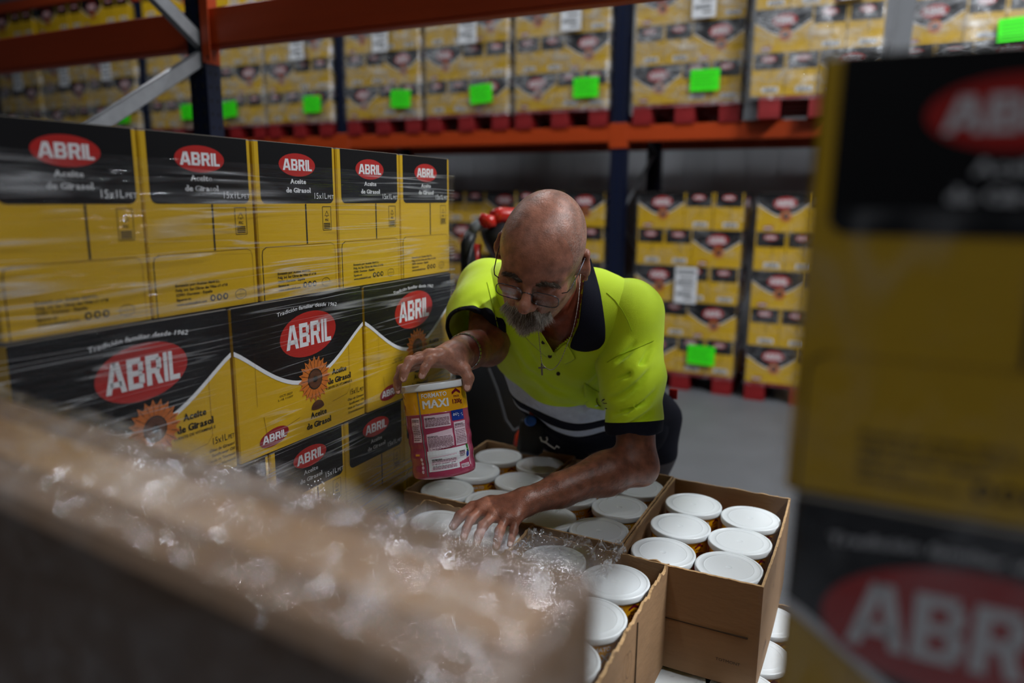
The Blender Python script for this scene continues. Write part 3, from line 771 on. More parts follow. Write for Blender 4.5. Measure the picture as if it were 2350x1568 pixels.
def open_carton(x0, x1, y0, y1, z, h, label, seed, jag=.003, group='opened kraft cartons', fold=True):
    r = empty('kraft_carton', ((x0 + x1) / 2, (y0 + y1) / 2, z)); tag(r, label, 'carton', group)
    hx, hy = (x1 - x0) / 2, (y1 - y0) / 2
    for nm, a, b, jj in (('front_wall', (-hx, -hy, 0), (hx, -hy, 0), jag * .5), ('right_wall', (hx, -hy, 0), (hx, hy, 0), jag * 1.6), ('rear_wall', (hx, hy, 0), (-hx, hy, 0), jag), ('left_wall', (-hx, hy, 0), (-hx, -hy, 0), jag)):
        mb = MB(); torn_wall(mb, a, b, h, seed + len(nm) * 1.37, jj, KRAFT); w_ = mb.build(nm, r)
        if nm == 'front_wall':
            MB().box(-hx + .012, hx - .02, -hy - .0044, -hy + .001, h * .49, h * .49 + .0014, mat('crease_brown', srgb(60, 44, 30), .8)).build('crease', w_)
            t = Print(); t.text('x', 'TOTMONT', hx - .075, h - .03 + 0, .006, INK, 0, width=.045); tm = MB(); t.emit(lambda p: tm, lambda u, v, e: (u, -hy - e - .002, .045 - (v - (h - .03)))); tag(tm.build('lettering', w_), kind='stuff')
        if nm == 'right_wall':
            MB().box(hx - .001, hx + .0008, hy * .02, hy * .02 + .0012, .01, h - .01, INK).build('crease', w_)
            for what in ('printed_mark', 'lettering', 'printed_line', 'printed_line'):
                P = Print()
                if what == 'printed_mark': P.ring('x', .16, .055, .016, .024, .001, INK, 0)
                elif what == 'lettering': P.text('x', 'y 1 bolsa', .05, .17, .010, INK, 0, width=.055, bold=.02)
                else: P.line('x', [(.13 + .02 * len(w_.children), .09), (.13 + .02 * len(w_.children), .16)], .0008, INK, 0)
                tm = MB(); P.emit(lambda p: tm, lambda u, v, e: (hx + e + .0025, -hy + u, h - v)); q_ = tm.build(what, w_)
                if what == 'lettering': tag(q_, kind='stuff')
    MB().box(-hx, hx, -hy, hy, 0, .004, KRAFT).build('carton_base', r)
    return r
RIM = .812; BH = .214; LIDZ = .803
TS = .962
TB = LIDZ - (.1745 + .0112) * TS          # floor of a top-layer tub
boxes = [
    ('A', -.402, -.126, 1.284, 1.728, 'opened kraft carton nearest the close dark carton, six lids', 1.0, .0028, [(-.328, 1.617), (-.198, 1.604), (-.328, 1.486), (-.197, 1.474), (-.330, 1.355), (-.199, 1.352)]),
    ('B', -.672, -.406, 1.318, 1.738, 'opened kraft carton under the bent man\'s bare forearm', 2.2, .0016, [(-.602, 1.662), (-.476, 1.653), (-.603, 1.528), (-.474, 1.520), (-.604, 1.394), (-.477, 1.388)]),
    ('C', -.955, -.680, 1.345, 1.757, 'opened kraft carton below the held tub, against the wrapped wall', 3.1, .003, [(-.876, 1.685), (-.748, 1.680), (-.878, 1.560), (-.750, 1.552), (-.882, 1.424), (-.754, 1.418)]),
    ('D', -.588, -.300, .872, 1.290, 'opened kraft carton with crumpled clear plastic over its lids', 4.7, .0062, [(-.510, 1.216), (-.377, 1.200), (-.514, 1.086), (-.380, 1.068), (-.514, .953), (-.382, .937)]),
    ('E', -.880, -.600, .905, 1.325, 'opened kraft carton the bare hand reaches into', 5.9, .006, [(-.802, 1.254), (-.672, 1.250), (-.806, 1.136), (-.670, 1.125), (-.806, 1.0), (-.672, .99)]),
]
where = {'A': 'the carton nearest the close dark carton', 'B': 'the carton under the bare forearm', 'C': 'the carton below the held tub', 'D': 'the carton with crumpled plastic', 'E': 'the carton the hand reaches into'}
spots = ['rear left', 'rear right', 'middle left', 'middle right', 'front left', 'front right']
for key, x0, x1, y0, y1, lab, seed, jag, tubs in boxes:
    open_carton(x0, x1, y0, y1, RIM - BH, BH, lab, seed, jag)
    for k, (x, y) in enumerate(tubs):
        M = Matrix.Translation((x, y, TB - random.uniform(0, .003))) @ Matrix.Scale(TS, 4) @ Matrix.Rotation(random.uniform(-.012, .012), 4, 'X') @ Matrix.Rotation(random.uniform(-.015, .015), 4, 'Y') @ Matrix.Rotation(math.radians(22) + random.uniform(-.3, .3), 4, 'Z')
        tub(M, f'white-lidded tub at {spots[k]} in {where[key]}', 'lidded tubs in the cartons', TUB_PR)
# lower layers
low = [(-.350, -.068, 1.205, 1.63, [(-.280, 1.275), (-.145, 1.29), (-.140, 1.42), (-.136, 1.56)], 'kraft carton beneath the six bright lids, shifted forward'),
       (-.640, -.362, 1.31, 1.735, [], 'lower kraft carton under the bare forearm'), (-.935, -.655, 1.32, 1.745, [], 'lower kraft carton beside the wrapped wall, rear'),
       (-.600, -.325, .86, 1.19, [], 'lower kraft carton below the crumpled plastic'), (-.900, -.615, .88, 1.30, [], 'lower kraft carton below the reaching hand')]
for x0, x1, y0, y1, tubs, lab in low:
    open_carton(x0, x1, y0, y1, RIM - 2 * BH, BH - .003, lab, x0 * 9, .003, group='lower layer of kraft cartons')
    for k, (x, y) in enumerate(tubs):
        tub(Matrix.Translation((x, y, TB - BH)) @ Matrix.Scale(TS, 4), ['tub in the lower carton beneath the six bright lids, front corner', 'tub in the lower carton beneath the six bright lids, front right', 'tub in the lower carton, second lid along its right edge', 'tub in the lower carton, third lid along its right edge'][k], 'lidded tubs in the lower carton', TUB_PR)
for k, (x0, x1, y0, y1, tubs, lab) in enumerate(low):
    open_carton(x0, x1, y0, y1, RIM - 3 * BH - .002, BH - .003, 'bottom-layer ' + lab.replace('lower ', ''), x0 * 5, .002, group='bottom layer of kraft cartons')
place_pallet(-.50, 1.19, RIM - 3 * BH - .002 - .145, 'pallet under the opened kraft cartons', None)
# crumpled clear plastic on two lids
CRUMP = film_mat('crumpled_plastic', (30, 30, 30), base=.16, streak=.6, rough=.08, milk=.04, sharp=.04, bump=1.0, bscale=1.2, patch=12)
def crumple():
    vs = []; fs = []; nx, ny = 70, 44
    for j in range(ny + 1):
        for i in range(nx + 1):
            u, v = i / nx, j / ny
            x = -.582 + u * .195 ; y = 1.148 + .125 * v + .02 * u - .02 * u * (1 - v)
            p = Vector((x * 38, y * 38, 1.5))
            k = abs(mnoise.noise(p)) * .012 + abs(mnoise.noise(p * 2.6)) * .006 + abs(mnoise.noise(p * 6)) * .0025
            edge = min(u, 1 - u, v, 1 - v); hump = .008 * math.exp(-((u - .05) / .12) ** 2) + .012 * math.exp(-((u - .9) / .1) ** 2) + .006 * math.exp(-((v - .95) / .15) ** 2)
            vs.append((x, y, LIDZ + .0022 + k * (.4 + 3 * max(0, .12 - edge) / .12 + .8 * (u > .7)) + hump * min(1, edge * 12 + .4)))
    for j in range(ny):
        for i in range(nx): a = j * (nx + 1) + i; fs.append((a, a + 1, a + nx + 2, a + nx + 1))
    o = MB().add(vs, fs, CRUMP).build('plastic_film'); tag(o, 'crumpled clear plastic film lying over the tub lids', 'plastic film')
crumple()
# ------------------------------------------------------------------ the held tub
ax_c = np.array([-.130, -.985, .022]); ax_c /= np.linalg.norm(ax_c)
axw = Vector(RM @ ax_c).normalized(); topc = Vector(at(994, 878, 1.475))
toward = (Vector(CAMP) - topc); toward -= axw * toward.dot(axw); toward.normalize()
sidev = axw.cross(toward) * -1
HM = Matrix(((sidev.x * -1, -toward.x, axw.x, 0), (sidev.y * -1, -toward.y, axw.y, 0), (sidev.z * -1, -toward.z, axw.z, 0), (0, 0, 0, 1)))
if HM.to_3x3().determinant() < 0: HM = Matrix(((sidev.x, -toward.x, axw.x, 0), (sidev.y, -toward.y, axw.y, 0), (sidev.z, -toward.z, axw.z, 0), (0, 0, 0, 1)))
HM = Matrix.Translation(topc - axw * .186) @ HM @ Matrix.Rotation(math.radians(2), 4, 'Z')
tub(HM, 'pink and yellow tub held up under the man\'s spread hand', 'held tub', TUB_FULL)
del_group = None

# ------------------------------------------------------------------ close carton stack on the right (out of focus)
GX0, GY0 = -.043, .505
place_pallet(GX0 + .60, .50, LTOP - .006 - 5 * LPITCH - .145, 'red pallet under the close oil cartons', None, math.pi / 2)
for r in range(5):
    z = LTOP - .006 - (r + 1) * LPITCH
    ends = r % 2 == 0
    for k in range(2 if r < 2 else 1):
        if ends: loc = (GX0 + (k + .5) * PW, GY0 + CL / 2, z); rz = -math.pi / 2
        else: loc = (GX0 + .006 + (k + .5) * PL, GY0 + CW / 2 - .002, z); rz = 0
        lab = [['close dark end-on oil carton, topmost, beside the frame edge', 'close dark oil carton next to the topmost one'], ['close side-on oil carton below the topmost one', 'close side-on oil carton, second of its row'], ['close end-on oil carton in the third row down'], ['close side-on oil carton in the fourth row down'], ['close end-on oil carton in the bottom row']][r][k]
        near_carton(loc, rz, lab, 'close oil cartons', [NEAR_END, NEAR_SIDE] if ends else [FG_SIDE, NEAR_END])
FILM_FG = film_mat('film_close', (10, 10, 5), base=.07, streak=.14, rough=.10, milk=.004, sharp=.05, bump=.8, bscale=1.2, patch=5)
def fg_film():
    vs = []; fs = []
    path = [(GX0 - .004, GY0 + .35), (GX0 - .004, GY0 + .12), (GX0 - .004, GY0 - .002)] + [(GX0 + .01 * k, GY0 - .005) for k in range(1, 46)]
    z0, z1 = .2, LTOP - .10; nz = 130; n = len(path)
    for j in range(nz + 1):
        z = z0 + (z1 - z0) * j / nz
        for i, (x, y) in enumerate(path):
            d = .003 * mnoise.noise(Vector((x * 45, z * 9, 3.1))) + .0015 * mnoise.noise(Vector((x * 120, z * 20, 1.1)))
            vs.append((x - (.001 + abs(d) if i < 3 else 0), y - (.003 + d if i > 1 else 0), z))
    for j in range(nz):
        for i in range(n - 1): fs.append((j * n + i, j * n + i + 1, (j + 1) * n + i + 1, (j + 1) * n + i))
    o = MB().add(vs, fs, FILM_FG).build('stretch_film', smooth=True); tag(o, 'clear stretch film round the close dark cartons', 'plastic film')
fg_film()
# loose fold of film on top of the close carton
def loose_fold():
    vs = []; fs = []; nx, ny = 24, 10
    for j in range(ny + 1):
        for i in range(nx + 1):
            u, v = i / nx, j / ny
            x = GX0 + .145 + .17 * u; y = GY0 + .02 + .08 * v
            vs.append((x, y, LTOP + .002 + (.022 * min(1, u * 1.6) ** .6) * math.sin(math.pi * (.25 + .5 * v)) + .002 * mnoise.noise(Vector((x * 60, y * 60, 2)))))
    for j in range(ny):
        for i in range(nx): a = j * (nx + 1) + i; fs.append((a, a + 1, a + nx + 2, a + nx + 1))
    o = MB().add(vs, fs, film_mat('film_fold', (8, 8, 8), base=.2, streak=.5, rough=.2, milk=.5)).build('film_fold', smooth=True); tag(o, 'milky fold of film on top of the close dark carton', 'plastic film')
loose_fold()

# ------------------------------------------------------------------ close brown carton on the lower left (out of focus)
BX0, BX1, BT, BHH, BD = -1.05, -.118, 1.288, .285, .135
BM = Matrix.Translation((-.126, .372, 0)) @ Matrix.Rotation(math.radians(-4.6), 4, 'Z')
def brown_stack():
    for r in range(4):
        zt = BT - r * BHH; z0 = zt - BHH + .002
        o = MB().box(BX0 + .12, 0, -BD, 0, z0, zt, mat('worn_kraft', srgb(112, 88, 68), .8, var=.2, nscale=14, bump=.25, bscale=40), bev=.008).build('brown_carton'); o.matrix_world = BM
        tag(o, ['close brown carton under the sparkling film, topmost of its stack', 'brown carton second in the close stack', 'brown carton third in the close stack', 'brown carton lowest in the close stack'][r], 'carton', 'close brown cartons')
        MB().box(BX0 + .12, -.002, -BD / 2 - .025, -BD / 2 + .025, zt - .0005, zt + .0006, mat('brown_tape', srgb(150, 116, 84), .3, coat=.4)).build('packing_tape', o)
    p = place_pallet(-.72, .12, BT - 4 * BHH - .145, 'pallet under the close brown cartons', None, math.pi / 2)
brown_stack()
FILM_BR = film_mat('film_brown', (26, 26, 26), base=.13, streak=.16, rough=.035, milk=.035, sharp=.05, bump=1.0, bscale=1.25, bdetail=1.0, patch=7)
def brown_film():
    prof = [(.004, -.42), (.004, -.3), (.004, -.2), (.004, -.12)] + [(.004, -.1 + .02 * k) for k in range(1, 5)] + [(.004, 0.004)] + [(-.012 * k, .005) for k in range(0, 12)] + [(-BD - .004, .004)] + [(-BD - .005, -.02 * k) for k in range(1, 20)]
    xs = [BX0 + .12 + .012 * k for k in range(int((-.0 - BX0 - .12) / .012) + 1)] + [.006]
    vs = []; fs = []; n = len(prof)
    for i, x in enumerate(xs):
        for (y, z) in prof:
            p = Vector((x * 16, y * 16, z * 16)); d = .007 * abs(mnoise.noise(p)) + .005 * abs(mnoise.noise(p * 2.7)) + .0004 * mnoise.noise(p * 7)
            on_top = z > -.01
            vs.append((x, y + (0 if on_top else (d if y > -.05 else -d)), BT + z + (d if on_top else 0)))
    for i in range(len(xs) - 1):
        for j in range(n - 1): a = i * n + j; fs.append((a, a + n, a + n + 1, a + 1))
    last = (len(xs) - 1) * n
    # film over the end of the carton
    b = len(vs)
    for j, (y, z) in enumerate(prof): vs.append((.012 + .004 * mnoise.noise(Vector((y * 30, z * 30, 1))), y * .98, BT + z))
    for j in range(n - 1): fs.append((last + j, b + j, b + j + 1, last + j + 1))
    k0 = len(vs); m_ = 12
    top_idx = [j for j, (y, z) in enumerate(prof) if z > -.01]
    for r in range(m_ + 1):
        for q in range(9):
            y = .004 - (BD + .008) * q / 8; z = -.4 * r / m_
            vs.append((.012 + .006 * abs(mnoise.noise(Vector((y * 40, z * 30, 5)))), y, BT + z))
    for r in range(m_):
        for q in range(8): a = k0 + r * 9 + q; fs.append((a, a + 1, a + 10, a + 9))
    o = MB().add(vs, fs, FILM_BR).build('stretch_film', smooth=True); o.matrix_world = BM; tag(o, 'glinting crinkled film over the close brown carton', 'plastic film')
brown_film()

# ------------------------------------------------------------------ pallet truck behind the man
def pallet_truck():
    r = empty('pallet_truck', tuple(at(1150, 1000, 2.6) * np.array([1, 1, 0]))); tag(r, 'black electric pallet truck with red grips behind the man', 'pallet truck')
    base = Vector(r.location)
    def loc(px, py, d): return Vector(at(px, py, d)) - base
    # chassis: rounded cover
    c = loc(1165, 900, 2.62)
    mb = MB(); sec = []
    for z, sx, sy in ((.10, .27, .30), (.30, .275, .30), (.55, .27, .29), (.78, .25, .26), (.92, .21, .22), (.99, .14, .15)):
        sec.append((z, sx, sy))
    n = 24; vs = []; fs = []
    for z, sx, sy in sec:
        for k in range(n):
            t = 2 * math.pi * k / n; cx_, sy_ = math.cos(t), math.sin(t); e = .55
            vs.append((c.x + sx * math.copysign(abs(cx_) ** e, cx_), c.y + .12 + sy * math.copysign(abs(sy_) ** e, sy_), z))
    for i in range(len(sec) - 1):
        for k in range(n): fs.append((i * n + k, i * n + (k + 1) % n, (i + 1) * n + (k + 1) % n, (i + 1) * n + k))
    fs.append(tuple(range(n))[::-1]); fs.append(tuple((len(sec) - 1) * n + k for k in range(n)))
    mb.add(vs, fs, DGREY); body = mb.build('chassis_cover', r, True)
    # raised moulding on the cover
    pts = [loc(1110, 850, 2.27), loc(1130, 900, 2.27), loc(1150, 970, 2.27), loc(1168, 995, 2.27), loc(1190, 985, 2.27), loc(1205, 960, 2.28)]
    MB().tube([p + Vector((0, .03, 0)) for p in pts], .005, mat('moulding_grey', srgb(58, 59, 62), .5), 6).build('cover_moulding', body)
    # tiller
    a0 = loc(1105, 800, 2.55); a1 = loc(1078, 640, 2.42); a2 = loc(1072, 560, 2.38); a3 = loc(1082, 535, 2.38)
    MB().tube([a0, loc(1085, 720, 2.48), a1, a2, a3], [.045, .04, .03, .022, .02], DGREY, 12).build('tiller_arm', r, True)
    MB().tube([loc(1120, 720, 2.46), loc(1096, 660, 2.44), loc(1090, 600, 2.42), loc(1096, 560, 2.41)], [.05, .045, .018, .014], TRED, 10).build('tiller_cover', r, True)
    h = MB().tube([a3, loc(1090, 520, 2.38), loc(1110, 510, 2.38)], [.017, .018, .017], GREY, 12).build('handle_bar', r, True)
    MB().tube([loc(1104, 518, 2.38), loc(1112, 505, 2.38), loc(1124, 508, 2.38), loc(1128, 522, 2.38)], [.018, .026, .026, .016], TRED, 12).build('grip', r, True)
    MB().tube([loc(1130, 500, 2.39), loc(1148, 494, 2.4), loc(1180, 496, 2.42), loc(1215, 510, 2.44)], [.024, .027, .027, .024], TRED, 12).build('grip', r, True)
    MB().tube([loc(1120, 560, 2.42), loc(1150, 545, 2.43), loc(1200, 550, 2.45)], [.05, .06, .05], DGREY, 12).build('control_head', r, True)
    MB().tube([loc(1088, 545, 2.37), loc(1074, 600, 2.36), loc(1075, 640, 2.36), loc(1095, 668, 2.37)], .007, DGREY, 8).build('cable', r, True)
    # wheel and forks
    w_ = MB().lathe([(.085, -.04), (.1, -.03), (.1, .03), (.085, .04)], DGREY, 24, M=Matrix.Translation((c.x, c.y + .1, .1)) @ Matrix.Rotation(math.pi / 2, 4, 'Y')).build('drive_wheel', r, True)
    for s in (-.18, .18): MB().box(c.x + s - .07, c.x + s + .07, c.y + .4, c.y + 1.45, .07, .12, TRED, bev=.006).build('fork', r)
pallet_truck()
# small orange bung lying behind the cartons
o = MB().lathe([(.03, 0), (.045, .004), (.04, .03), (.028, .05), (.012, .056)], mat('signal_orange', srgb(240, 70, 20), .4), 20).build('orange_cap', smooth=True)
o.location = at(1212, 1022, 2.22); tag(o, 'small bright orange cap beyond the carton rim', 'cap')
# brown stack and white wrapped load under the far shelf
BROWN = MB().box(-.2, .2, -.15, .15, 0, .298, KRAFT2, bev=.004).mesh('brown_box')
for r in range(4):
    for k in range(2):
        o = link('brown_box', BROWN); o.location = (-4.36 + .41 * k, FY + .20, .15 + r * .3); tag(o, f'dull brown box in the dark under the far shelf, {ORD[r]} row up, {["far", "near"][k]} one', 'box', 'brown boxes under the far shelf')
        if r == 2 and k == 1: MB().prism([(.045 * math.cos(t), .045 * math.sin(t)) for t in [2 * math.pi * q / 16 for q in range(16)]], 0, .001, mat('signal_orange', srgb(240, 90, 20), .4), Matrix.Translation((.02, -.1505, .17)) @ Matrix.Rotation(math.pi / 2, 4, 'X')).build('round_sticker', o)
place_pallet(-4.155, FY + .6, 0, 'red pallet under the dull brown boxes', 'red pallets')
wl = MB(); wl.box(-.30, .30, -.25, .25, 0, .62, mat('white_wrap', srgb(205, 206, 212), .35, bump=.8, bscale=14), bev=.04)
o = wl.build('wrapped_bale'); o.location = (-2.95, 4.35, .15); tag(o, 'white wrapped bale on the floor beyond the wrapped wall', 'bale')
place_pallet(-2.95, 4.72, 0, 'red pallet under the white wrapped bale', 'red pallets')
# ------------------------------------------------------------------ soft-solid modelling kit
class Solid:
    """blend of tapered capsules and ellipsoids; dist() is a signed distance"""
    def __init__(s, voxel): s.ops = []; s.vox = voxel; s.warp = None; s.lo = None
    def _add(s, fn, c, r, k, mode): s.ops.append((fn, np.asarray(c, float), r, k, mode)); return s
    def cone(s, a, b, ra, rb, k=.01, mode='u'):
        a = np.asarray(a, float); b = np.asarray(b, float); ba = b - a; L2 = max(1e-12, ba @ ba)
        def fn(P):
            pa = P - a; t = np.clip(pa @ ba / L2, 0, 1); return np.linalg.norm(pa - t[:, None] * ba, axis=1) - (ra + (rb - ra) * t)
        return s._add(fn, (a + b) / 2, np.sqrt(L2) / 2 + max(ra, rb), k, mode)
    def chain(s, pts, rs, k=.01):
        for i in range(len(pts) - 1): s.cone(pts[i], pts[i + 1], rs[i], rs[i + 1], k)
        return s
    def ball(s, c, r, k=.01, mode='u'): return s.cone(c, c, r, r, k, mode)
    def egg(s, c, axes, radii, k=.01, mode='u'):
        c = np.asarray(c, float); A = np.asarray(axes, float); r = np.asarray(radii, float)
        def fn(P):
            q = (P - c) @ A.T; k0 = np.linalg.norm(q / r, axis=1); k1 = np.linalg.norm(q / (r * r), axis=1)
            return k0 * (k0 - 1) / np.maximum(k1, 1e-6)
        return s._add(fn, c, max(radii), k, mode)
    def half(s, p, n, k=.004):
        """cut away everything on the side n points to"""
        p = np.asarray(p, float); n = np.asarray(n, float); n = n / np.linalg.norm(n)
        return s._add(lambda P: -((P - p) @ n), p, 9.0, k, 's')
    def dist(s, P, near=True):
        P = np.asarray(P, float); d = np.full(len(P), 1.0)
        for fn, c, r, k, mode in s.ops:
            if r < 5:
                idx = np.nonzero(np.einsum('ij,ij->i', P - c, P - c) < (r + k + .05) ** 2)[0]
                if len(idx) == 0: continue
                q = P[idx]; dd = fn(q); d0 = d[idx]
            else: idx = slice(None); dd = fn(P); d0 = d
            if mode == 'u':
                h = np.clip(.5 + .5 * (dd - d0) / k, 0, 1); d[idx] = dd * (1 - h) + d0 * h - k * h * (1 - h)
            else:
                dd = -dd; h = np.clip(.5 - .5 * (dd - d0) / k, 0, 1); d[idx] = dd * (1 - h) + d0 * h + k * h * (1 - h)
        if s.warp is not None: d = d + s.warp(P)
        return d
    def dist_blocks(s, P, cen, half):
        """the same for blocks of points, skipping shapes too far from a block to matter"""
        d = np.full(P.shape[:2], 1.0)
        for fn, c, r, k, mode in s.ops:
            idx = np.nonzero(np.einsum('ij,ij->i', cen - c, cen - c) < (r + k + half + .012) ** 2)[0]
            if len(idx) == 0: continue
            q = P[idx].reshape(-1, 3); dd = fn(q).reshape(len(idx), -1); d0 = d[idx]
            if mode == 'u':
                h = np.clip(.5 + .5 * (dd - d0) / k, 0, 1); d[idx] = dd * (1 - h) + d0 * h - k * h * (1 - h)
            else:
                dd = -dd; h = np.clip(.5 - .5 * (dd - d0) / k, 0, 1); d[idx] = dd * (1 - h) + d0 * h + k * h * (1 - h)
        if s.warp is not None: d = d + s.warp(P.reshape(-1, 3)).reshape(d.shape)
        return d
    def bounds(s):
        lo = np.min([c - r for fn, c, r, k, m in s.ops if m == 'u'], axis=0); hi = np.max([c + r for fn, c, r, k, m in s.ops if m == 'u'], axis=0)
        return lo - .012, hi + .012
    def surface(s, lo=None, hi=None):
        L, H = s.bounds(); lo = L if lo is None else np.maximum(L, lo); hi = H if hi is None else np.minimum(H, hi)
        v = s.vox; B = 8; nb = np.ceil((hi - lo) / (v * B)).astype(int); n = nb * B + 1
        D = np.full(n, 1.0, np.float32)
        g = np.stack(np.meshgrid(*[np.arange(k) for k in nb], indexing='ij'), -1).reshape(-1, 3)
        cen = lo + (g * B + B / 2) * v; dc = s.dist(cen)
        D[...] = 1.0
        # sign of untouched blocks
        act = np.abs(dc) < B * v * 1.25
        for gb in g[(~act) & (dc < 0)]:
            a = gb * B; D[a[0]:a[0] + B + 1, a[1]:a[1] + B + 1, a[2]:a[2] + B + 1] = -1.0
        gi = g[act]; off = np.stack(np.meshgrid(*[np.arange(B + 1)] * 3, indexing='ij'), -1).reshape(-1, 3)
        CH_ = 300
        for i in range(0, len(gi), CH_):
            I = (gi[i:i + CH_, None, :] * B + off[None])
            val = s.dist_blocks(lo + I * v, lo + (gi[i:i + CH_] * B + B / 2) * v, B * v * .87)
            I = I.reshape(-1, 3); D[I[:, 0], I[:, 1], I[:, 2]] = val.ravel()
        ins = D < 0
        c8 = [ins[a:n[0] - 1 + a, b:n[1] - 1 + b, c:n[2] - 1 + c] for a in (0, 1) for b in (0, 1) for c in (0, 1)]
        allc = c8[0].copy(); anyc = c8[0].copy()
        for q in c8[1:]: allc &= q; anyc |= q
        cells = np.argwhere(anyc & ~allc)
        idmap = np.full(np.array(n) - 1, -1, np.int32); idmap[cells[:, 0], cells[:, 1], cells[:, 2]] = np.arange(len(cells))
        corners = np.array([(a, b, c) for a in (0, 1) for b in (0, 1) for c in (0, 1)])
        val = np.stack([D[cells[:, 0] + a, cells[:, 1] + b, cells[:, 2] + c] for a, b, c in corners], 1)
        acc = np.zeros((len(cells), 3)); cnt = np.zeros(len(cells))
        for i in range(8):
            for j in range(i + 1, 8):
                if np.abs(corners[i] - corners[j]).sum() != 1: continue
                a, b = val[:, i], val[:, j]; m_ = (a < 0) != (b < 0); t = np.where(m_, a / np.where(m_, a - b, 1), 0)
                p = corners[i] + t[:, None] * (corners[j] - corners[i]); acc += p * m_[:, None]; cnt += m_
        V = lo + (cells + acc / np.maximum(cnt, 1)[:, None]) * v
        Fs = []
        for ax in range(3):
            u, w_ = (ax + 1) % 3, (ax + 2) % 3
            sl0 = [slice(None)] * 3; sl1 = [slice(None)] * 3; sl0[ax] = slice(0, n[ax] - 1); sl1[ax] = slice(1, n[ax])
            e = np.argwhere(ins[tuple(sl0)] != ins[tuple(sl1)])
            e = e[(e[:, u] > 0) & (e[:, w_] > 0) & (e[:, u] < n[u] - 1) & (e[:, w_] < n[w_] - 1)]
            q = []
            for du, dw in ((-1, -1), (0, -1), (0, 0), (-1, 0)):
                c = e.copy(); c[:, u] += du; c[:, w_] += dw; q.append(idmap[c[:, 0], c[:, 1], c[:, 2]])
            q = np.stack(q, 1); fl = ~ins[e[:, 0], e[:, 1], e[:, 2]]; q[fl] = q[fl][:, ::-1]
            Fs.append(q[(q >= 0).all(1)])
        return V, np.concatenate(Fs)
    def hit(s, px, py):
        """first point of the modelled surface on the sight line through px, py"""
        d = Vector(at(px, py, 1.0) - CAMP).normalized(); h = s.tree.ray_cast(Vector(CAMP), d)
        return None if h[0] is None else np.array(h[0])
def tree_of(parts):
    vs = []; fs = []
    for V_, Q_ in parts: b = len(vs); vs += [tuple(v) for v in V_]; fs += [tuple(int(i) + b for i in q) for q in Q_]
    return BVHTree.FromPolygons(vs, fs)
def np_mesh(name, V, Fq, mt, parent, smooth=True):
    me = bpy.data.meshes.new(name); me.vertices.add(len(V)); me.vertices.foreach_set('co', np.asarray(V, np.float32).ravel())
    me.loops.add(len(Fq) * 4); me.loops.foreach_set('vertex_index', np.asarray(Fq, np.int32).ravel()); me.polygons.add(len(Fq))
    me.polygons.foreach_set('loop_start', np.arange(0, len(Fq) * 4, 4, dtype=np.int32))
    me.polygons.foreach_set('use_smooth', [smooth] * len(Fq)); me.update(calc_edges=True); me.validate()
    for x in (mt if isinstance(mt, list) else [mt]): me.materials.append(x)
    return link(name, me, parent)
def wdir(*c):
    v = RM @ np.array(c, float); return v / np.linalg.norm(v)
def cp(x, y, z): return RM @ np.array([x, y, z], float) + CAMP
def nrm(v): return v / np.linalg.norm(v)

# ------------------------------------------------------------------ the man: joints
man = empty('person', (-.62, 2.0, 0)); tag(man, 'balding man in a yellow polo bending over the cartons, holding a tub', 'person')
MAN_OFF = np.array([-.62, 2.0, 0.0])
hw = wdir(-.27, .64, -.72); hl = np.array([.96, .2, -.096]); hl = RM @ hl; hl = nrm(hl - hw * (hl @ hw)); hu = np.cross(hw, hl)
HAX = np.array([hl, hw, hu]); HC = at(1243, 586, 1.40)
def H(x, y, z): return HC + hl * x + hw * y + hu * z
HIP = cp(.270, .262, 2.12); SM = cp(.088, -.078, 1.68)
tax = nrm(SM - HIP); lat = RM @ np.array([.93, .10, -.33]); lat = nrm(lat - tax * (lat @ tax)); fro = np.cross(tax, lat)
if fro @ wdir(0, 1, 0) < 0: fro = -fro
LS = at(1440, 724, 1.62); RS = at(1128, 676, 1.745)
NB = SM + tax * .045 - fro * .01
LE = at(1463, 1066, 1.60); LW = at(1205, 1152, 1.49)
RE = at(1118, 792, 1.63); RW = at(1043, 814, 1.478)
MID = SM * .5 + HIP * .5
def torso(S, inset=0.0):
    e = inset
    for s in (-1, 1):
        S.cone(SM + lat * s * .098 - tax * .03 + fro * .005, MID + lat * s * .088 + fro * .008, .093 - e, .098 - e, .05)
        S.cone(MID + lat * s * .088 + fro * .008, HIP + lat * s * .085 + tax * .02, .098 - e, .110 - e, .05)
    S.cone(SM + lat * .06 + fro * .03, MID + fro * .05, .085 - e, .085 - e, .05); S.cone(SM - lat * .06 + fro * .03, MID + fro * .05, .085 - e, .085 - e, .05)
    S.cone(NB, LS - lat * .005, .066 - e, .080 - e, .05); S.cone(NB, RS + lat * .01, .062 - e, .078 - e, .05)
    S.cone(MID + fro * .045, HIP + fro * .04 + tax * .03, .09 - e, .10 - e, .05)
    S.cone(SM - fro * .03, MID - fro * .03, .085 - e, .09 - e, .05)

# ------------------------------------------------------------------ skin
body = Solid(.0027)
torso(body, .0115)
body.cone(HIP + tax * .02, HIP - tax * .02, .09, .09, .03)
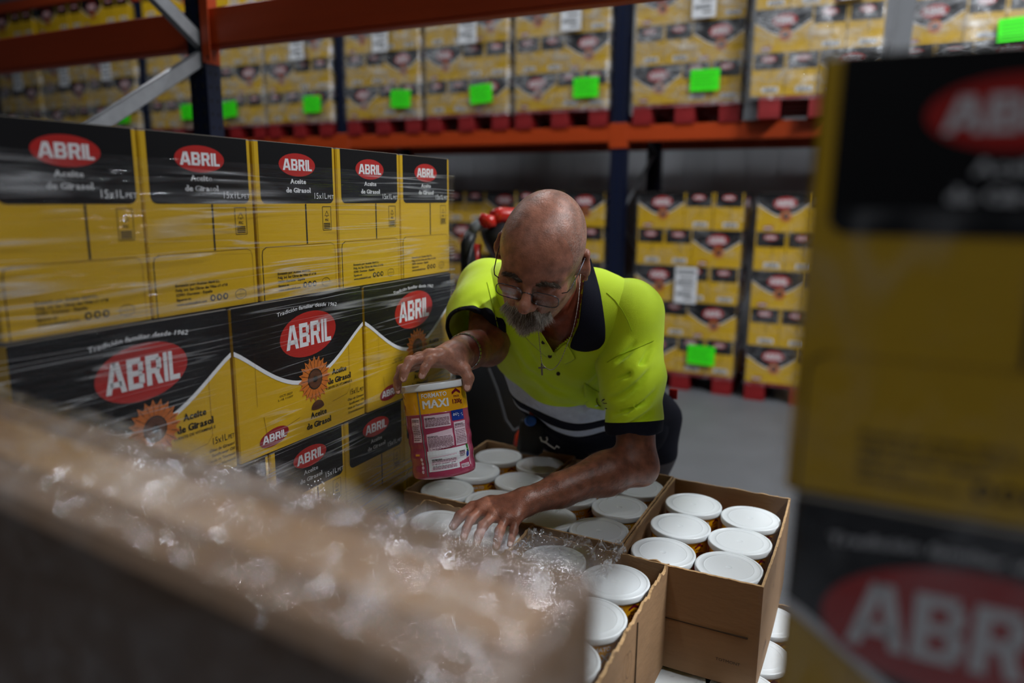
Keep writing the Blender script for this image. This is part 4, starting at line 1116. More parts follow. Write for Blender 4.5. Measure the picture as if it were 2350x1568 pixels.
# neck and head
body.cone(NB - tax * .01, H(0, -.030, -.050), .066, .060, .03)
body.cone(NB + fro * .02, H(0, .015, -.085), .050, .045, .03)
body.egg(H(0, -.014, .034), HAX, (.0775, .100, .086), .03)
body.egg(H(0, .022, .028), HAX, (.0700, .070, .066), .03)
body.egg(H(0, .028, -.045), HAX, (.0610, .062, .075), .03)
for s in (-1, 1):
    body.cone(H(s * .052, .000, -.060), H(s * .016, .066, -.102), .022, .020, .025)
    body.ball(H(s * .044, .062, -.030), .022, .022)
    body.cone(H(s * .046, .066, .010), H(s * .012, .084, .008), .011, .012, .014)
    body.ball(H(s * .031, .103, -.014), .0165, .010, 's')
    body.ball(H(s * .031, .0775, -.014), .0140, .003)
    body.cone(H(s * .020, .089, -.020), H(s * .043, .083, -.021), .003, .003, .004)
    body.cone(H(s * .019, .088, -.009), H(s * .044, .081, -.006), .0035, .003, .004)
    body.ball(H(s * .0125, .1025, -.047), .0085, .006)
    body.cone(H(s * .022, .088, -.046), H(s * .036, .075, -.075), .006, .004, .010)
    # ear
    ec = H(s * .0815, -.014, -.010); ax_o = nrm(hl * s * .80 - hw * .42 + hu * .05); ay = nrm(hw - ax_o * (hw @ ax_o)); az = np.cross(ax_o, ay)
    EA = np.array([ax_o, ay, az])
    rim = [ec + ay * .010 - az * .012, ec + ay * .015 + az * .010, ec + ay * .008 + az * .028, ec - ay * .008 + az * .031, ec - ay * .018 + az * .018, ec - ay * .019 - az * .002, ec - ay * .012 - az * .018, ec - ay * .002 - az * .029, ec + ay * .006 - az * .026, ec + ay * .010 - az * .012]
    if s < 0: pass
    rim = [p + ax_o * (.004 + .010 * max(0, -((p - ec) @ ay)) / .019) for p in rim]
    body.chain(rim, [.0042] * len(rim), .004)
    body.egg(ec - ay * .004 + ax_o * .001, EA, (.0048, .017, .028), .004)
    body.chain([ec - ay * .008 + az * .018 + ax_o * .006, ec - ay * .012 + az * .002 + ax_o * .008, ec - ay * .004 - az * .012 + ax_o * .006], [.003] * 3, .003)
    body.ball(ec - ay * .001 - az * .026 + ax_o * .004, .0062, .005)
    body.ball(ec + ay * .002 - az * .006 + ax_o * .010, .0075, .004, 's')
    body.cone(ec + ay * .010, H(s * .070, .0, -.01), .010, .014, .008)
body.cone(H(0, .087, .002), H(0, .112, -.038), .0085, .0095, .010)
body.ball(H(0, .1145, -.0415), .0125, .008)
body.cone(H(-.02, .086, -.075), H(.02, .086, -.075), .010, .010, .012)
body.ball(H(0, .078, -.103), .019, .02)
for s in (-1, 1): body.ball(H(s * .006, .108, -.0535), .0042, .003, 's')
# arms
body.cone(LS, LS * .35 + LE * .65, .052, .046, .02); body.cone(LS * .35 + LE * .65, LE, .046, .040, .02)
el_out = nrm(LE - LS); 
body.ball(LE + el_out * .012 + wdir(.9, .2, 0) * .012, .026, .03)
fa1 = LE * .70 + LW * .30
body.cone(LE, fa1, .041, .044, .02); body.cone(fa1 + wdir(0, -1, 0) * .004, LE * .3 + LW * .7, .042, .033, .025); body.cone(LE * .3 + LW * .7, LW, .034, .0275, .02)
body.cone(LE + wdir(-.3, -1, 0) * .02, LE * .45 + LW * .55 + wdir(0, -1, -.2) * .006, .026, .020, .03)
body.cone(RS, RE, .050, .045, .02); body.cone(RE, RE * .4 + RW * .6, .045, .037, .02); body.cone(RE * .4 + RW * .6, RW, .037, .029, .02)
# hands: wrist, knuckles, middle joints, tips
def hand(S, wrist, knuck, pip, dip, tips, thumb, back, kr=.0105):
    for k in range(4):
        S.cone(wrist, knuck[k], .021, kr + .001, .014)
    for k in range(3): S.cone(knuck[k], knuck[k + 1], kr + .0008, kr, .010)
    for k in range(4):
        r = [.0100, .0105, .0100, .0088][k]
        S.ball(knuck[k] + back * .0025, r + .0006, .006)
        S.cone(knuck[k], pip[k], r, r - .0008, .005); S.ball(pip[k], r + .0002, .004)
        S.cone(pip[k], dip[k], r - .0008, r - .0016, .004); S.cone(dip[k], tips[k], r - .0014, r - .0024, .004)
        S.cone(wrist * .35 + knuck[k] * .65 + back * .010, knuck[k] + back * .0055, .0025, .0030, .008)
    S.cone(wrist, thumb[0], .022, .0165, .014); S.cone(thumb[0], thumb[1], .0165, .0125, .008); S.cone(thumb[1], thumb[2], .0122, .0112, .005); S.cone(thumb[2], thumb[3], .0112, .0088, .005)
    S.cone(thumb[0], knuck[0], .014, .010, .016)
rk = [at(1012, 818, 1.432), at(986, 817, 1.432), at(962, 825, 1.446), at(944, 838, 1.464)]
rp = [at(986, 828, 1.405), at(941, 829, 1.414), at(922, 848, 1.432), at(917, 864, 1.456)]
rd = [at(975, 845, 1.398), at(929, 850, 1.404), at(913, 871, 1.424), at(911, 884, 1.452)]
rt = [at(968, 862, 1.400), at(925, 869, 1.404), at(913, 889, 1.424), at(913, 899, 1.452)]
rth = [at(1050, 838, 1.462), at(1066, 848, 1.452), at(1075, 868, 1.446), at(1072, 890, 1.444)]
hand(body, RW, rk, rp, rd, rt, rth, wdir(0, -.9, -.35))
lk = [at(1108, 1166, 1.478), at(1133, 1182, 1.462), at(1160, 1190, 1.455), at(1184, 1190, 1.455)]
lp = [at(1080, 1192, 1.452), at(1108, 1208, 1.430), at(1147, 1219, 1.428), at(1179, 1218, 1.438)]
ld = [at(1070, 1214, 1.432), at(1099, 1228, 1.412), at(1142, 1240, 1.412), at(1174, 1236, 1.424)]
lt = [at(1064, 1234, 1.418), at(1094, 1246, 1.402), at(1138, 1256, 1.404), at(1170, 1250, 1.418)]
lth = [at(1125, 1160, 1.490), at(1085, 1165, 1.485), at(1056, 1185, 1.470), at(1040, 1208, 1.455)]
hand(body, LW, lk, lp, ld, lt, lth, wdir(.1, -.9, -.4))
SKINM = bpy.data.materials.new('skin'); SKINM.use_nodes = True
def skin_material(M):
    t = M.node_tree; p = t.nodes['Principled BSDF']; p.inputs['Roughness'].default_value = .36
    p.inputs['Subsurface Weight'].default_value = .12; p.inputs['Subsurface Radius'].default_value = (.010, .004, .002)
    vc = nn(t, 'ShaderNodeVertexColor', layer_name='tone'); st = nn(t, 'ShaderNodeVertexColor', layer_name='stubble')
    tc = nn(t, 'ShaderNodeTexCoord')
    n1 = nn(t, 'ShaderNodeTexNoise'); n1.inputs['Scale'].default_value = 55; n1.inputs['Detail'].default_value = 6; t.links.new(tc.outputs['Object'], n1.inputs['Vector'])
    mr = nn(t, 'ShaderNodeMapRange'); mr.inputs[1].default_value = .3; mr.inputs[2].default_value = .7; mr.inputs[3].default_value = .58; mr.inputs[4].default_value = 1.2; t.links.new(n1.outputs['Fac'], mr.inputs[0])
    mul = nn(t, 'ShaderNodeMix', data_type='RGBA', blend_type='MULTIPLY'); mul.inputs[0].default_value = 1; t.links.new(vc.outputs[0], mul.inputs[6]); t.links.new(mr.outputs[0], mul.inputs[7])
    v = nn(t, 'ShaderNodeTexVoronoi'); v.inputs['Scale'].default_value = 480; t.links.new(tc.outputs['Object'], v.inputs['Vector'])
    m2 = nn(t, 'ShaderNodeMapRange'); m2.inputs[1].default_value = .15; m2.inputs[2].default_value = .5; m2.inputs[3].default_value = 1.0; m2.inputs[4].default_value = .25; t.links.new(v.outputs['Distance'], m2.inputs[0])
    fac = nn(t, 'ShaderNodeMath', operation='MULTIPLY'); t.links.new(st.outputs[0], fac.inputs[0]); t.links.new(m2.outputs[0], fac.inputs[1])
    wn = nn(t, 'ShaderNodeTexWhiteNoise'); t.links.new(v.outputs['Position'], wn.inputs['Vector'])
    hc = nn(t, 'ShaderNodeMix', data_type='RGBA'); hc.inputs[6].default_value = srgb(70, 60, 54); hc.inputs[7].default_value = srgb(190, 180, 170); t.links.new(wn.outputs['Value'], hc.inputs[0])
    mx = nn(t, 'ShaderNodeMix', data_type='RGBA'); t.links.new(fac.outputs[0], mx.inputs[0]); t.links.new(mul.outputs[2], mx.inputs[6]); t.links.new(hc.outputs[2], mx.inputs[7])
    t.links.new(mx.outputs[2], p.inputs['Base Color'])
    n3 = nn(t, 'ShaderNodeTexNoise'); n3.inputs['Scale'].default_value = 420; n3.inputs['Detail'].default_value = 3; t.links.new(tc.outputs['Object'], n3.inputs['Vector'])
    n4 = nn(t, 'ShaderNodeTexNoise'); n4.inputs['Scale'].default_value = 90; n4.inputs['Detail'].default_value = 3; t.links.new(tc.outputs['Object'], n4.inputs['Vector'])
    ad = nn(t, 'ShaderNodeMath', operation='ADD'); t.links.new(n3.outputs['Fac'], ad.inputs[0]); t.links.new(n4.outputs['Fac'], ad.inputs[1])
    b = nn(t, 'ShaderNodeBump'); b.inputs['Strength'].default_value = .35; b.inputs['Distance'].default_value = .002; t.links.new(ad.outputs[0], b.inputs['Height']); t.links.new(b.outputs[0], p.inputs['Normal'])
skin_material(SKINM)
V, Q = body.surface(); body.tree = tree_of([(V, Q)])
bo = np_mesh('body', V - MAN_OFF, Q, SKINM, man)
# skin tones: weathered face and neck, shaved hair round the skull, hairy forearms
L_ = (V - HC) @ HAX.T
on_head = (np.abs(L_[:, 0]) < .105) & (L_[:, 1] > -.13) & (L_[:, 1] < .14) & (L_[:, 2] > -.13) & (L_[:, 2] < .14)
col = np.tile(np.array(srgb(176, 116, 92)), (len(V), 1)); stub = np.zeros(len(V))
arm = (np.linalg.norm(V - (LE + LW) / 2, axis=1) < .21) | (np.linalg.norm(V - (RE + RW) / 2, axis=1) < .12)
col[arm] = np.array(srgb(138, 86, 66))
rh = np.linalg.norm(V - (rk[1] + rk[2]) / 2, axis=1) < .11
col[rh] = np.array(srgb(192, 134, 112))  # right hand set lighter than the forearms
col[on_head] = np.array(srgb(184, 124, 102))
ch_ = (~on_head) & (np.linalg.norm(V - H(0, .02, -.14), axis=1) < .14); col[ch_] = np.array(srgb(150, 78, 58))
x_, y_, z_ = L_.T
side = 1 / (1 + np.exp(-((np.abs(x_) - .044 - .012 * (z_ < 0)) / .010))) * (z_ > -.045) * (y_ < .052)
back = 1 / (1 + np.exp((y_ + .030) / .016)) * (z_ > -.05)
jaw = (z_ < -.035) * (y_ < .10) * (np.abs(x_) > .018) * .55
stub = np.where(on_head, np.clip(np.maximum(np.maximum(side, back), jaw), 0, 1) * 1.0, 0)
earm = on_head & (np.abs(x_) > .080) & (y_ < .03); stub[earm] = 0
me = bo.data
for nm, arr in (('tone', np.c_[col[:, :3], np.ones(len(V))]), ('stubble', np.c_[stub, stub, stub, np.ones(len(V))])):
    a = me.color_attributes.new(nm, 'FLOAT_COLOR', 'POINT'); a.data.foreach_set('color', arr.astype(np.float32).ravel())

# ------------------------------------------------------------------ polo shirt
HIVIS = mat('hivis_yellow', srgb(214, 248, 0), .75, var=.05, nscale=30, bump=.25, bscale=900, sheen=.3)
NAVYC = mat('navy_cloth', srgb(11, 14, 32), .85, var=.15, nscale=40, bump=.3, bscale=900, spec=.25)
SILV = mat('reflective_tape', srgb(205, 214, 240), .36, .1, var=.25, nscale=60, bump=1.0, bscale=45)
def folds(P, dirs):
    d = np.zeros(len(P))
    for v, f, a, ph in dirs:
        w1 = .35 * np.sin(P @ np.array([9.1, -7.3, 5.2]) * 1.6 + ph) + .5 * np.sin(P @ np.array([-5.0, 8.0, 11.0]) + ph * 2)
        q = np.sin(P @ np.asarray(v) * f + ph + 1.6 * w1); d += a * np.sign(q) * np.abs(q) ** 1.4 * (.55 + .45 * np.sin(P @ np.array([6.0, 5.0, -8.0]) * 1.3 + ph))
    return d
def first(S, px, py, lo=1.35, hi=2.1):
    ds = np.linspace(lo, hi, 500); P = np.array([at(px, py, d) for d in ds]); v = S.dist(P); k = np.nonzero(v < 0)[0]
    return None if len(k) == 0 else P[k[0]]
def crease_warp(S, lines, a=.0045, w=.0065, base=None):
    """soft furrows with raised lips along photo lines, as a displacement of the cloth"""
    L_n = []
    for ln in lines:
        pts = [first(S, x, y) for x, y in ln]
        if any(p is None for p in pts): continue
        q = np.array(pts); c = q.mean(0); L_n.append((q, c, np.linalg.norm(q - c, axis=1).max() + 4 * w))
    def f(P):
        d = np.zeros(len(P)) if base is None else base(P)
        for q, c, R_ in L_n:
            idx = np.nonzero(np.einsum('ij,ij->i', P - c, P - c) < R_ * R_)[0]
            if len(idx) == 0: continue
            x = P[idx]; best = np.full(len(idx), 1e3); par = np.zeros(len(idx)); n = len(q) - 1
            for i in range(n):
                ba = q[i + 1] - q[i]; t = np.clip((x - q[i]) @ ba / (ba @ ba), 0, 1); r = np.linalg.norm(x - q[i] - t[:, None] * ba, axis=1)
                m_ = r < best; best[m_] = r[m_]; par[m_] = (i + t[m_]) / n
            amp = a * np.sin(np.pi * par) ** .8
            d[idx] += amp * (np.exp(-(best / w) ** 2) - .55 * np.exp(-(best / (2.2 * w)) ** 2))
        return d
    return f
shirt = Solid(.0046); torso(shirt, 0.0)
shirt_lines = [[(1392, 880), (1370, 915), (1340, 935), (1300, 925)], [(1180, 800), (1210, 850), (1260, 890), (1310, 905)], [(1392, 845), (1365, 870), (1335, 905)], [(1195, 770), (1215, 815), (1245, 850)]]
shirt.warp = lambda P: folds(P, [(nrm(tax + .5 * lat), 75, .0028, .3), (nrm(tax - .8 * lat), 48, .0040, 1.9), (lat, 60, .0018, 4.0)])
shirt.warp = crease_warp(shirt, shirt_lines, .009, .009, shirt.warp)
V, Q = shirt.surface(); SHIRT_VQ = (V, Q); shirt.tree = tree_of([SHIRT_VQ])
# opening at the neck
def px_of(P):
    c = (P - CAMP) @ RM; return c[:, 0] / c[:, 2] * F_PX + PCX, c[:, 1] / c[:, 2] * F_PX + PCY
def inside(poly, x, y):
    r = np.zeros(len(x), bool); n = len(poly)
    for i in range(n):
        x0, y0 = poly[i]; x1, y1 = poly[(i + 1) % n]
        c = ((y0 > y) != (y1 > y)) & (x < (x1 - x0) * (y - y0) / (y1 - y0 + 1e-9) + x0); r ^= c
    return r
cen = V[Q].mean(1); X_, Y_ = px_of(cen)
neck_c = NB + fro * .02
vee = inside([(1210, 700), (1228, 745), (1250, 780), (1269, 810), (1284, 792), (1312, 772), (1326, 735), (1334, 680), (1338, 640), (1340, 590), (1200, 590)], X_, Y_) & ((cen - HIP) @ fro > .02)
ring_ = np.linalg.norm(np.cross(cen - NB, nrm(H(0, -.03, -.05) - NB)), axis=1) < .084
ring_ &= ((cen - NB) @ nrm(H(0, -.03, -.05) - NB) > -.01)
Q = Q[~(vee | ring_)]
used = np.unique(Q); rem = np.full(len(V), -1); rem[used] = np.arange(len(used)); V = V[used]; Q = rem[Q]
sh = np_mesh('shirt', V - MAN_OFF, Q, HIVIS, man)
p3 = [shirt.hit(1235, 910), shirt.hit(1295, 934), shirt.hit(1385, 950)]
pn = nrm(np.cross(p3[1] - p3[0], p3[2] - p3[0]))
pn = nrm(pn * (1 if pn @ tax > 0 else -1) * .35 + tax * .65); po = p3[1]
def split_by_planes(o, planes, specs, parent):
    """cut a garment along planes; one object per band"""
    bm = bmesh.new(); bm.from_mesh(o.data)
    for p, n in planes: bmesh.ops.bisect_plane(bm, geom=bm.verts[:] + bm.edges[:] + bm.faces[:], plane_co=Vector(p), plane_no=Vector(n))
    bm.to_mesh(o.data); bm.free()
    src = o.data; out = []
    P = np.empty(len(src.polygons) * 3); src.polygons.foreach_get('center', P); P = P.reshape(-1, 3)
    s = np.stack([(P - np.array(p)) @ np.array(n) for p, n in planes], 1); band = (s < 0).sum(1)
    for i, (nm, mt, lab) in enumerate(specs):
        bm = bmesh.new(); bm.from_mesh(src); bm.faces.ensure_lookup_table()
        bmesh.ops.delete(bm, geom=[bm.faces[k] for k in np.nonzero(band != i)[0]], context='FACES')
        m2 = bpy.data.meshes.new(nm); bm.to_mesh(m2); bm.free(); m2.materials.append(mt)
        if i == 0: o.data = m2; out.append(o)
        else:
            q = link(nm, m2, parent); out.append(q)
            if lab: q['label'] = lab
    return out
pl = [(po - pn * t - MAN_OFF, pn) for t in (0, .056, .094, .124)]
split_by_planes(sh, pl, [('shirt', HIVIS, None), ('reflective_stripe', SILV, 'crinkled silver reflective stripe'), ('navy_panel', NAVYC, 'navy shirt panel'), ('reflective_stripe', SILV, 'crinkled silver reflective stripe'), ('navy_panel', NAVYC, 'navy shirt hem')], man)
# sleeves with navy cuffs
def sleeve(J, E_, r0, r1, L, cuff, wf, seed, lines=()):
    S = Solid(.0042); d = nrm(E_ - J); e = J + d * L
    S.cone(J - lat * 0.0, J + d * L * .5, r0, (r0 + r1) / 2 + .002, .03); S.cone(J + d * L * .5, e + d * .02, (r0 + r1) / 2 + .002, r1, .03)
    S.cone(J, (J + SM) / 2, r0 * .95, r0 * .85, .04)
    S.warp = crease_warp(S, lines, .017, .0080, wf)
    S.half(e, d, .002); S.cone(e - d * .05, e + d * .05, r1 - .010, r1 - .003, .004, 's')
    V, Q = S.surface(); S.vq = (V, Q); o = np_mesh('sleeve', V - MAN_OFF, Q, HIVIS, man)
    split_by_planes(o, [(e - d * cuff - MAN_OFF, -d)], [('sleeve', HIVIS, None), ('sleeve_cuff', NAVYC, 'navy cuff')], man)
    return S, e, d
LSd = nrm(LE - LS)
def lw(P):
    h = np.clip(((P - LS) @ LSd) / .26, 0, 1)
    return (.2 + h) * folds(P, [(nrm(LSd + wdir(.9, 0, 0) * .9), 95, .0032, .8), (nrm(LSd * .8 - wdir(1, 0, .3) * .5), 66, .0030, 2.7)])
SL, _, _ = sleeve(LS, at(1462, 1066, 1.60), .0745, .060, .262, .028, lw, 1, [[(1400, 952), (1440, 945), (1480, 922), (1508, 885)], [(1398, 918), (1430, 908), (1465, 880), (1490, 842)], [(1402, 880), (1440, 862), (1475, 830), (1496, 790)], [(1410, 838), (1436, 815), (1462, 785)], [(1430, 975), (1470, 962), (1502, 935)]])
REd = nrm(at(1080, 790, 1.61) - RS)
SR, _, _ = sleeve(RS, at(1080, 790, 1.61), .078, .070, .150, .012, lambda P: folds(P, [(nrm(REd + wdir(.6, .4, 0)), 70, .0034, 1.0), (wdir(1, .3, 0), 52, .0030, 2.0)]), 2, [[(1060, 735), (1090, 755), (1125, 768), (1155, 770)], [(1095, 690), (1110, 725), (1130, 750)], [(1130, 700), (1142, 735), (1152, 760)]])
allshirt = Solid(.005); allshirt.tree = tree_of([SHIRT_VQ, SL.vq, SR.vq])
# pieces that lie on the cloth
def draped(name, mt, rows, off=.003, parent=None, thick=.0016, n=8, solid=None, lift=None):
    """cloth patch: rows of photo points dropped on to the garment, lofted and given thickness"""
    S = solid or allshirt; grid = []
    for r, row in enumerate(rows):
        pts = []
        seg = np.array(row, float)
        for k in range(n + 1):
            f = k / n * (len(seg) - 1); i = min(int(f), len(seg) - 2); q = seg[i] * (1 - (f - i)) + seg[i + 1] * (f - i)
            p = S.hit(q[0], q[1])
            if p is None: p = at(q[0], q[1], 1.6)
            view = nrm(CAMP - p); pts.append(p + view * (off + (lift[r] if lift else 0)))
        grid.append(pts)
    g = np.array(grid); m_, k_ = g.shape[:2]; vs = [tuple(p - MAN_OFF) for p in g.reshape(-1, 3)]
    fs = [(i * k_ + j, i * k_ + j + 1, (i + 1) * k_ + j + 1, (i + 1) * k_ + j) for i in range(m_ - 1) for j in range(k_ - 1)]
    mb = MB().add(vs, fs, mt); o = mb.build(name, parent or man, True)
    md = o.modifiers.new('thickness', 'SOLIDIFY'); md.thickness = thick; md.offset = 0
    md = o.modifiers.new('soft', 'SUBSURF'); md.levels = 1; md.render_levels = 1
    return o
# collar leaf over the shoulder, collar stand behind the head
o = draped('collar', NAVYC, [[(1346, 572), (1340, 640), (1333, 700), (1328, 745), (1312, 778), (1306, 798)], [(1356, 590), (1352, 650), (1350, 710), (1346, 760), (1330, 790), (1316, 804)], [(1366, 625), (1370, 670), (1374, 720), (1374, 765), (1356, 800), (1334, 808)], [(1376, 660), (1384, 705), (1390, 750), (1390, 785), (1376, 802), (1350, 808)]], off=.005, lift=[.014, .014, .009, .003], n=10)
o['label'] = 'navy collar lying open on the shoulder'
o = draped('collar', NAVYC, [[(1162, 690), (1170, 715), (1185, 740), (1210, 762)], [(1158, 700), (1168, 728), (1184, 752), (1212, 772)]], off=.006, n=8)
# open placket
draped('placket', HIVIS, [[(1196, 766), (1216, 788), (1236, 806), (1256, 824)], [(1222, 762), (1238, 780), (1252, 796), (1268, 813)], [(1240, 758), (1250, 775), (1259, 790), (1270, 808)]], off=.003, lift=[.001, .004, .006])
draped('placket', HIVIS, [[(1270, 812), (1286, 795), (1300, 788)], [(1284, 826), (1298, 812), (1310, 804)], [(1296, 838), (1312, 832), (1321, 824)]], off=.003, lift=[.004, .005, .002])
for x, y in ((1247, 786), (1281, 858), (1262, 818)):
    p = allshirt.hit(x, y) + nrm(CAMP - allshirt.hit(x, y)) * .010
    o = MB().lathe([(.0002, -.0015), (.0042, -.0012), (.0046, 0), (.004, .0012), (.0002, .0009)], INK, 12).build('button', man, True)
    o.location = p - MAN_OFF; o.rotation_euler = Vector(nrm(CAMP - p)).to_track_quat('Z', 'Y').to_euler()
# pocket, its seams and stitched mark
def drape_line(name, mt, pts, r, off=.001, n=24, parent=None, closed=False):
    seg = np.array(pts, float); out = []
    for k in range(n + 1):
        f = k / n * (len(seg) - 1); i = min(int(f), len(seg) - 2); q = seg[i] * (1 - (f - i)) + seg[i + 1] * (f - i)
        p = allshirt.hit(q[0], q[1])
        if p is not None: out.append(tuple(p + nrm(CAMP - p) * off - MAN_OFF))
    if len(out) > 2: return MB().tube(out, r, mt, 5).build(name, parent or man, True)
pk = draped('pocket', HIVIS, [[(1338, 874), (1362, 892), (1386, 905)], [(1340, 905), (1364, 915), (1388, 922)], [(1344, 936), (1366, 940), (1390, 944)]], off=.002, thick=.001)
drape_line('stitching', INK, [(1370, 914), (1369, 922), (1373, 930), (1382, 935), (1392, 938)], .0010, .0045, parent=pk)
drape_line('stitching', INK, [(1374, 914), (1382, 918), (1388, 916), (1380, 922), (1386, 926), (1392, 926)], .0008, .0045, parent=pk)
SEAM = mat('seam_yellow', srgb(172, 204, 0), .8, var=.05)
drape_line('seam', SEAM, [(1392, 672), (1412, 690), (1428, 712), (1440, 735), (1450, 760)], .0007)
drape_line('seam', SEAM, [(1393, 832), (1420, 815), (1460, 800), (1500, 782)], .0008)
drape_line('seam', SEAM, [(1118, 648), (1128, 690), (1140, 740), (1150, 785)], .0008)

# ------------------------------------------------------------------ trousers, boots, belt things
TRO = Solid(.008)
HD = np.array([0, 0, -1.0])
hipL = HIP + lat * .085 - tax * .01; hipR = HIP - lat * .085 - tax * .01
kneeL = np.array([hipL[0] + .01, hipL[1] + .03, .50]); kneeR = np.array([hipR[0] - .01, hipR[1] + .05, .50])
ankL = np.array([kneeL[0] + .01, kneeL[1] + .05, .09]); ankR = np.array([kneeR[0] - .02, kneeR[1] + .06, .09])
TRO.cone(HIP + tax * .15 + lat * .085 - fro * .02, HIP + lat * .09 - fro * .03, .108, .118, .04)
TRO.cone(HIP + tax * .08 + lat * .06, HIP + tax * .08 - lat * .06, .104, .104, .04)
for h_, k_, a_ in ((hipL, kneeL, ankL), (hipR, kneeR, ankR)):
    TRO.cone(HIP + (h_ - HIP) * 1.05 - fro * .035, h_ - fro * .02 + HD * .05, .112, .108, .05)
    TRO.cone(h_ + HD * .05, k_, .105, .080, .04); TRO.cone(k_, a_, .080, .070, .03)
TRO.warp = lambda P: folds(P, [(nrm(np.array([.3, .2, 1.0])), 55, .0035, .5), (nrm(np.array([-.5, .3, .8])), 38, .004, 2.0)])
V, Q = TRO.surface(); tr = np_mesh('trousers', V - MAN_OFF, Q, NAVYC, man)
GREYC = mat('grey_cloth', srgb(92, 92, 98), .85, var=.2, nscale=40, bump=.3, bscale=500)
split_by_planes(tr, [(np.array([0, 0, .78]), np.array([0, 0, 1.0])), (np.array([0, 0, .45]), np.array([0, 0, 1.0]))], [('trousers', NAVYC, None), ('trouser_panel', GREYC, 'grey trouser leg panel'), ('trouser_panel', NAVYC, None)], man)
for a_ in (ankL, ankR):
    B = Solid(.006); f_ = np.array([-.05, -1, 0.0]); f_ = nrm(f_)
    B.cone(a_ + np.array([0, 0, .05]), a_ + np.array([0, 0, -.03]), .058, .055, .02); B.cone(a_ + np.array([0, .02, -.045]), a_ + f_ * .15 + np.array([0, 0, -.05]), .044, .042, .03)
    B.half(np.array([0, 0, .002]), np.array([0, 0, -1.0])); V, Q = B.surface(); np_mesh('work_boot', V - MAN_OFF, Q, DGREY, man)
p = at(1545, 905, 2.08); MB().box(-.012, .012, -.002, .002, -.014, .014, TRED, Matrix.Translation(Vector(p - MAN_OFF))).build('pocket_tab', man)
# tool pouch, blue tape roll and cord at the waist
pc = at(1222, 985, 1.93)
MB().box(-.035, .035, -.02, .02, -.07, .03, mat('pouch_black', srgb(14, 14, 16), .6, bump=.3), Matrix.Translation(Vector(pc - MAN_OFF)) @ Matrix.Rotation(.35, 4, 'Z') @ Matrix.Rotation(.1, 4, 'Y'), bev=.012).build('tool_pouch', man, True)
o = MB().lathe([(.006, -.014), (.013, -.014), (.014, -.012), (.014, .012), (.013, .014), (.006, .014)], mat('tape_blue', srgb(24, 92, 190), .35), 20).build('tape_roll', man, True)
o.location = at(1217, 966, 1.885) - MAN_OFF; o.rotation_euler = (1.2, .5, .4)
MB().tube([at(1216, 925, 1.885) - MAN_OFF, at(1219, 945, 1.88) - MAN_OFF, at(1222, 962, 1.885) - MAN_OFF], .006, mat('knife_red', srgb(130, 40, 30), .4), 8).build('knife_handle', man, True)
MB().tube([at(x, y, 1.845) - MAN_OFF for x, y in ((1240, 1003), (1243, 1012), (1253, 1016), (1262, 1023), (1273, 1030), (1277, 1024), (1284, 1028))], .0022, WHT, 6).build('cord', man, True)
MB().tube([at(x, y, 1.85) - MAN_OFF for x, y in ((1254, 1003), (1256, 1009), (1252, 1016))], .0022, WHT, 6).build('cord', man, True)
o = MB().box(-.012, .016, -.004, .004, -.008, .008, PAPER, Matrix.Translation(Vector(at(1190, 866, 1.93) - MAN_OFF)) @ Matrix.Rotation(-.5, 4, 'Y'), bev=.002).build('paper_slip', man)

# ------------------------------------------------------------------ glasses
GM = mat('spectacle_metal', srgb(90, 92, 98), .25, 1.0, var=.1)
def HL(x, y, z): return Vector(H(x, y, z) - MAN_OFF)
g = empty('glasses'); g.parent = man
lens_m = bpy.data.materials.new('lens_glass'); lens_m.use_nodes = True
def lens_material(M):
    t = M.node_tree
    for n in list(t.nodes):
        if n.type != 'OUTPUT_MATERIAL': t.nodes.remove(n)
    fr = nn(t, 'ShaderNodeFresnel'); fr.inputs['IOR'].default_value = 1.3; gl = nn(t, 'ShaderNodeBsdfGlossy'); gl.inputs['Roughness'].default_value = .03
    tr_ = nn(t, 'ShaderNodeBsdfTransparent'); tr_.inputs['Color'].default_value = (.93, .94, .95, 1); mx = nn(t, 'ShaderNodeMixShader')
    t.links.new(fr.outputs[0], mx.inputs[0]); t.links.new(tr_.outputs[0], mx.inputs[1]); t.links.new(gl.outputs[0], mx.inputs[2]); t.links.new(mx.outputs[0], t.nodes['Material Output'].inputs['Surface'])
lens_material(lens_m)
for s in (-1, 1):
    pts = []
    for k in range(29):
        t = 2 * math.pi * k / 28; c, q = math.cos(t), math.sin(t)
        x = .0345 + .0255 * math.copysign(abs(c) ** .6, c); z = -.022 + .0155 * math.copysign(abs(q) ** .65, q)
        y = .1035 - .10 * (x - .01) ** 2 * 8 + .10 * (z + .022) * .8
        pts.append((s * x, y, z))
    MB().tube([HL(*p) for p in pts], .0009, GM, 6, cap=False).build('rim', g, True)
    n = len(pts) - 1; vs = [HL(*p) for p in pts[:-1]]; ce_ = HL(s * .0345, .1045, -.022)
    MB().add(vs + [ce_], [(k, (k + 1) % n, n) for k in range(n)], lens_m).build('lens', g, True)
    MB().tube([HL(s * .060, .1005 - .03, -.012) if False else HL(s * .0605, .083, -.013), HL(s * .070, .080, -.010), HL(s * .0745, .070, -.006), HL(s * .080, .030, .004), HL(s * .083, -.004, .014), HL(s * .084, -.018, .012), HL(s * .083, -.030, -.004)], .0011, GM, 6).build('temple_arm', g, True)
    MB().tube([HL(s * .0105, .104, -.018), HL(s * .011, .099, -.022), HL(s * .012, .096, -.026)], .0008, GM, 5).build('nose_pad', g, True)
MB().tube([HL(-.0095, .1035, -.017), HL(-.004, .106, -.013), HL(.004, .106, -.013), HL(.0095, .1035, -.017)], .0010, GM, 6).build('bridge', g, True)

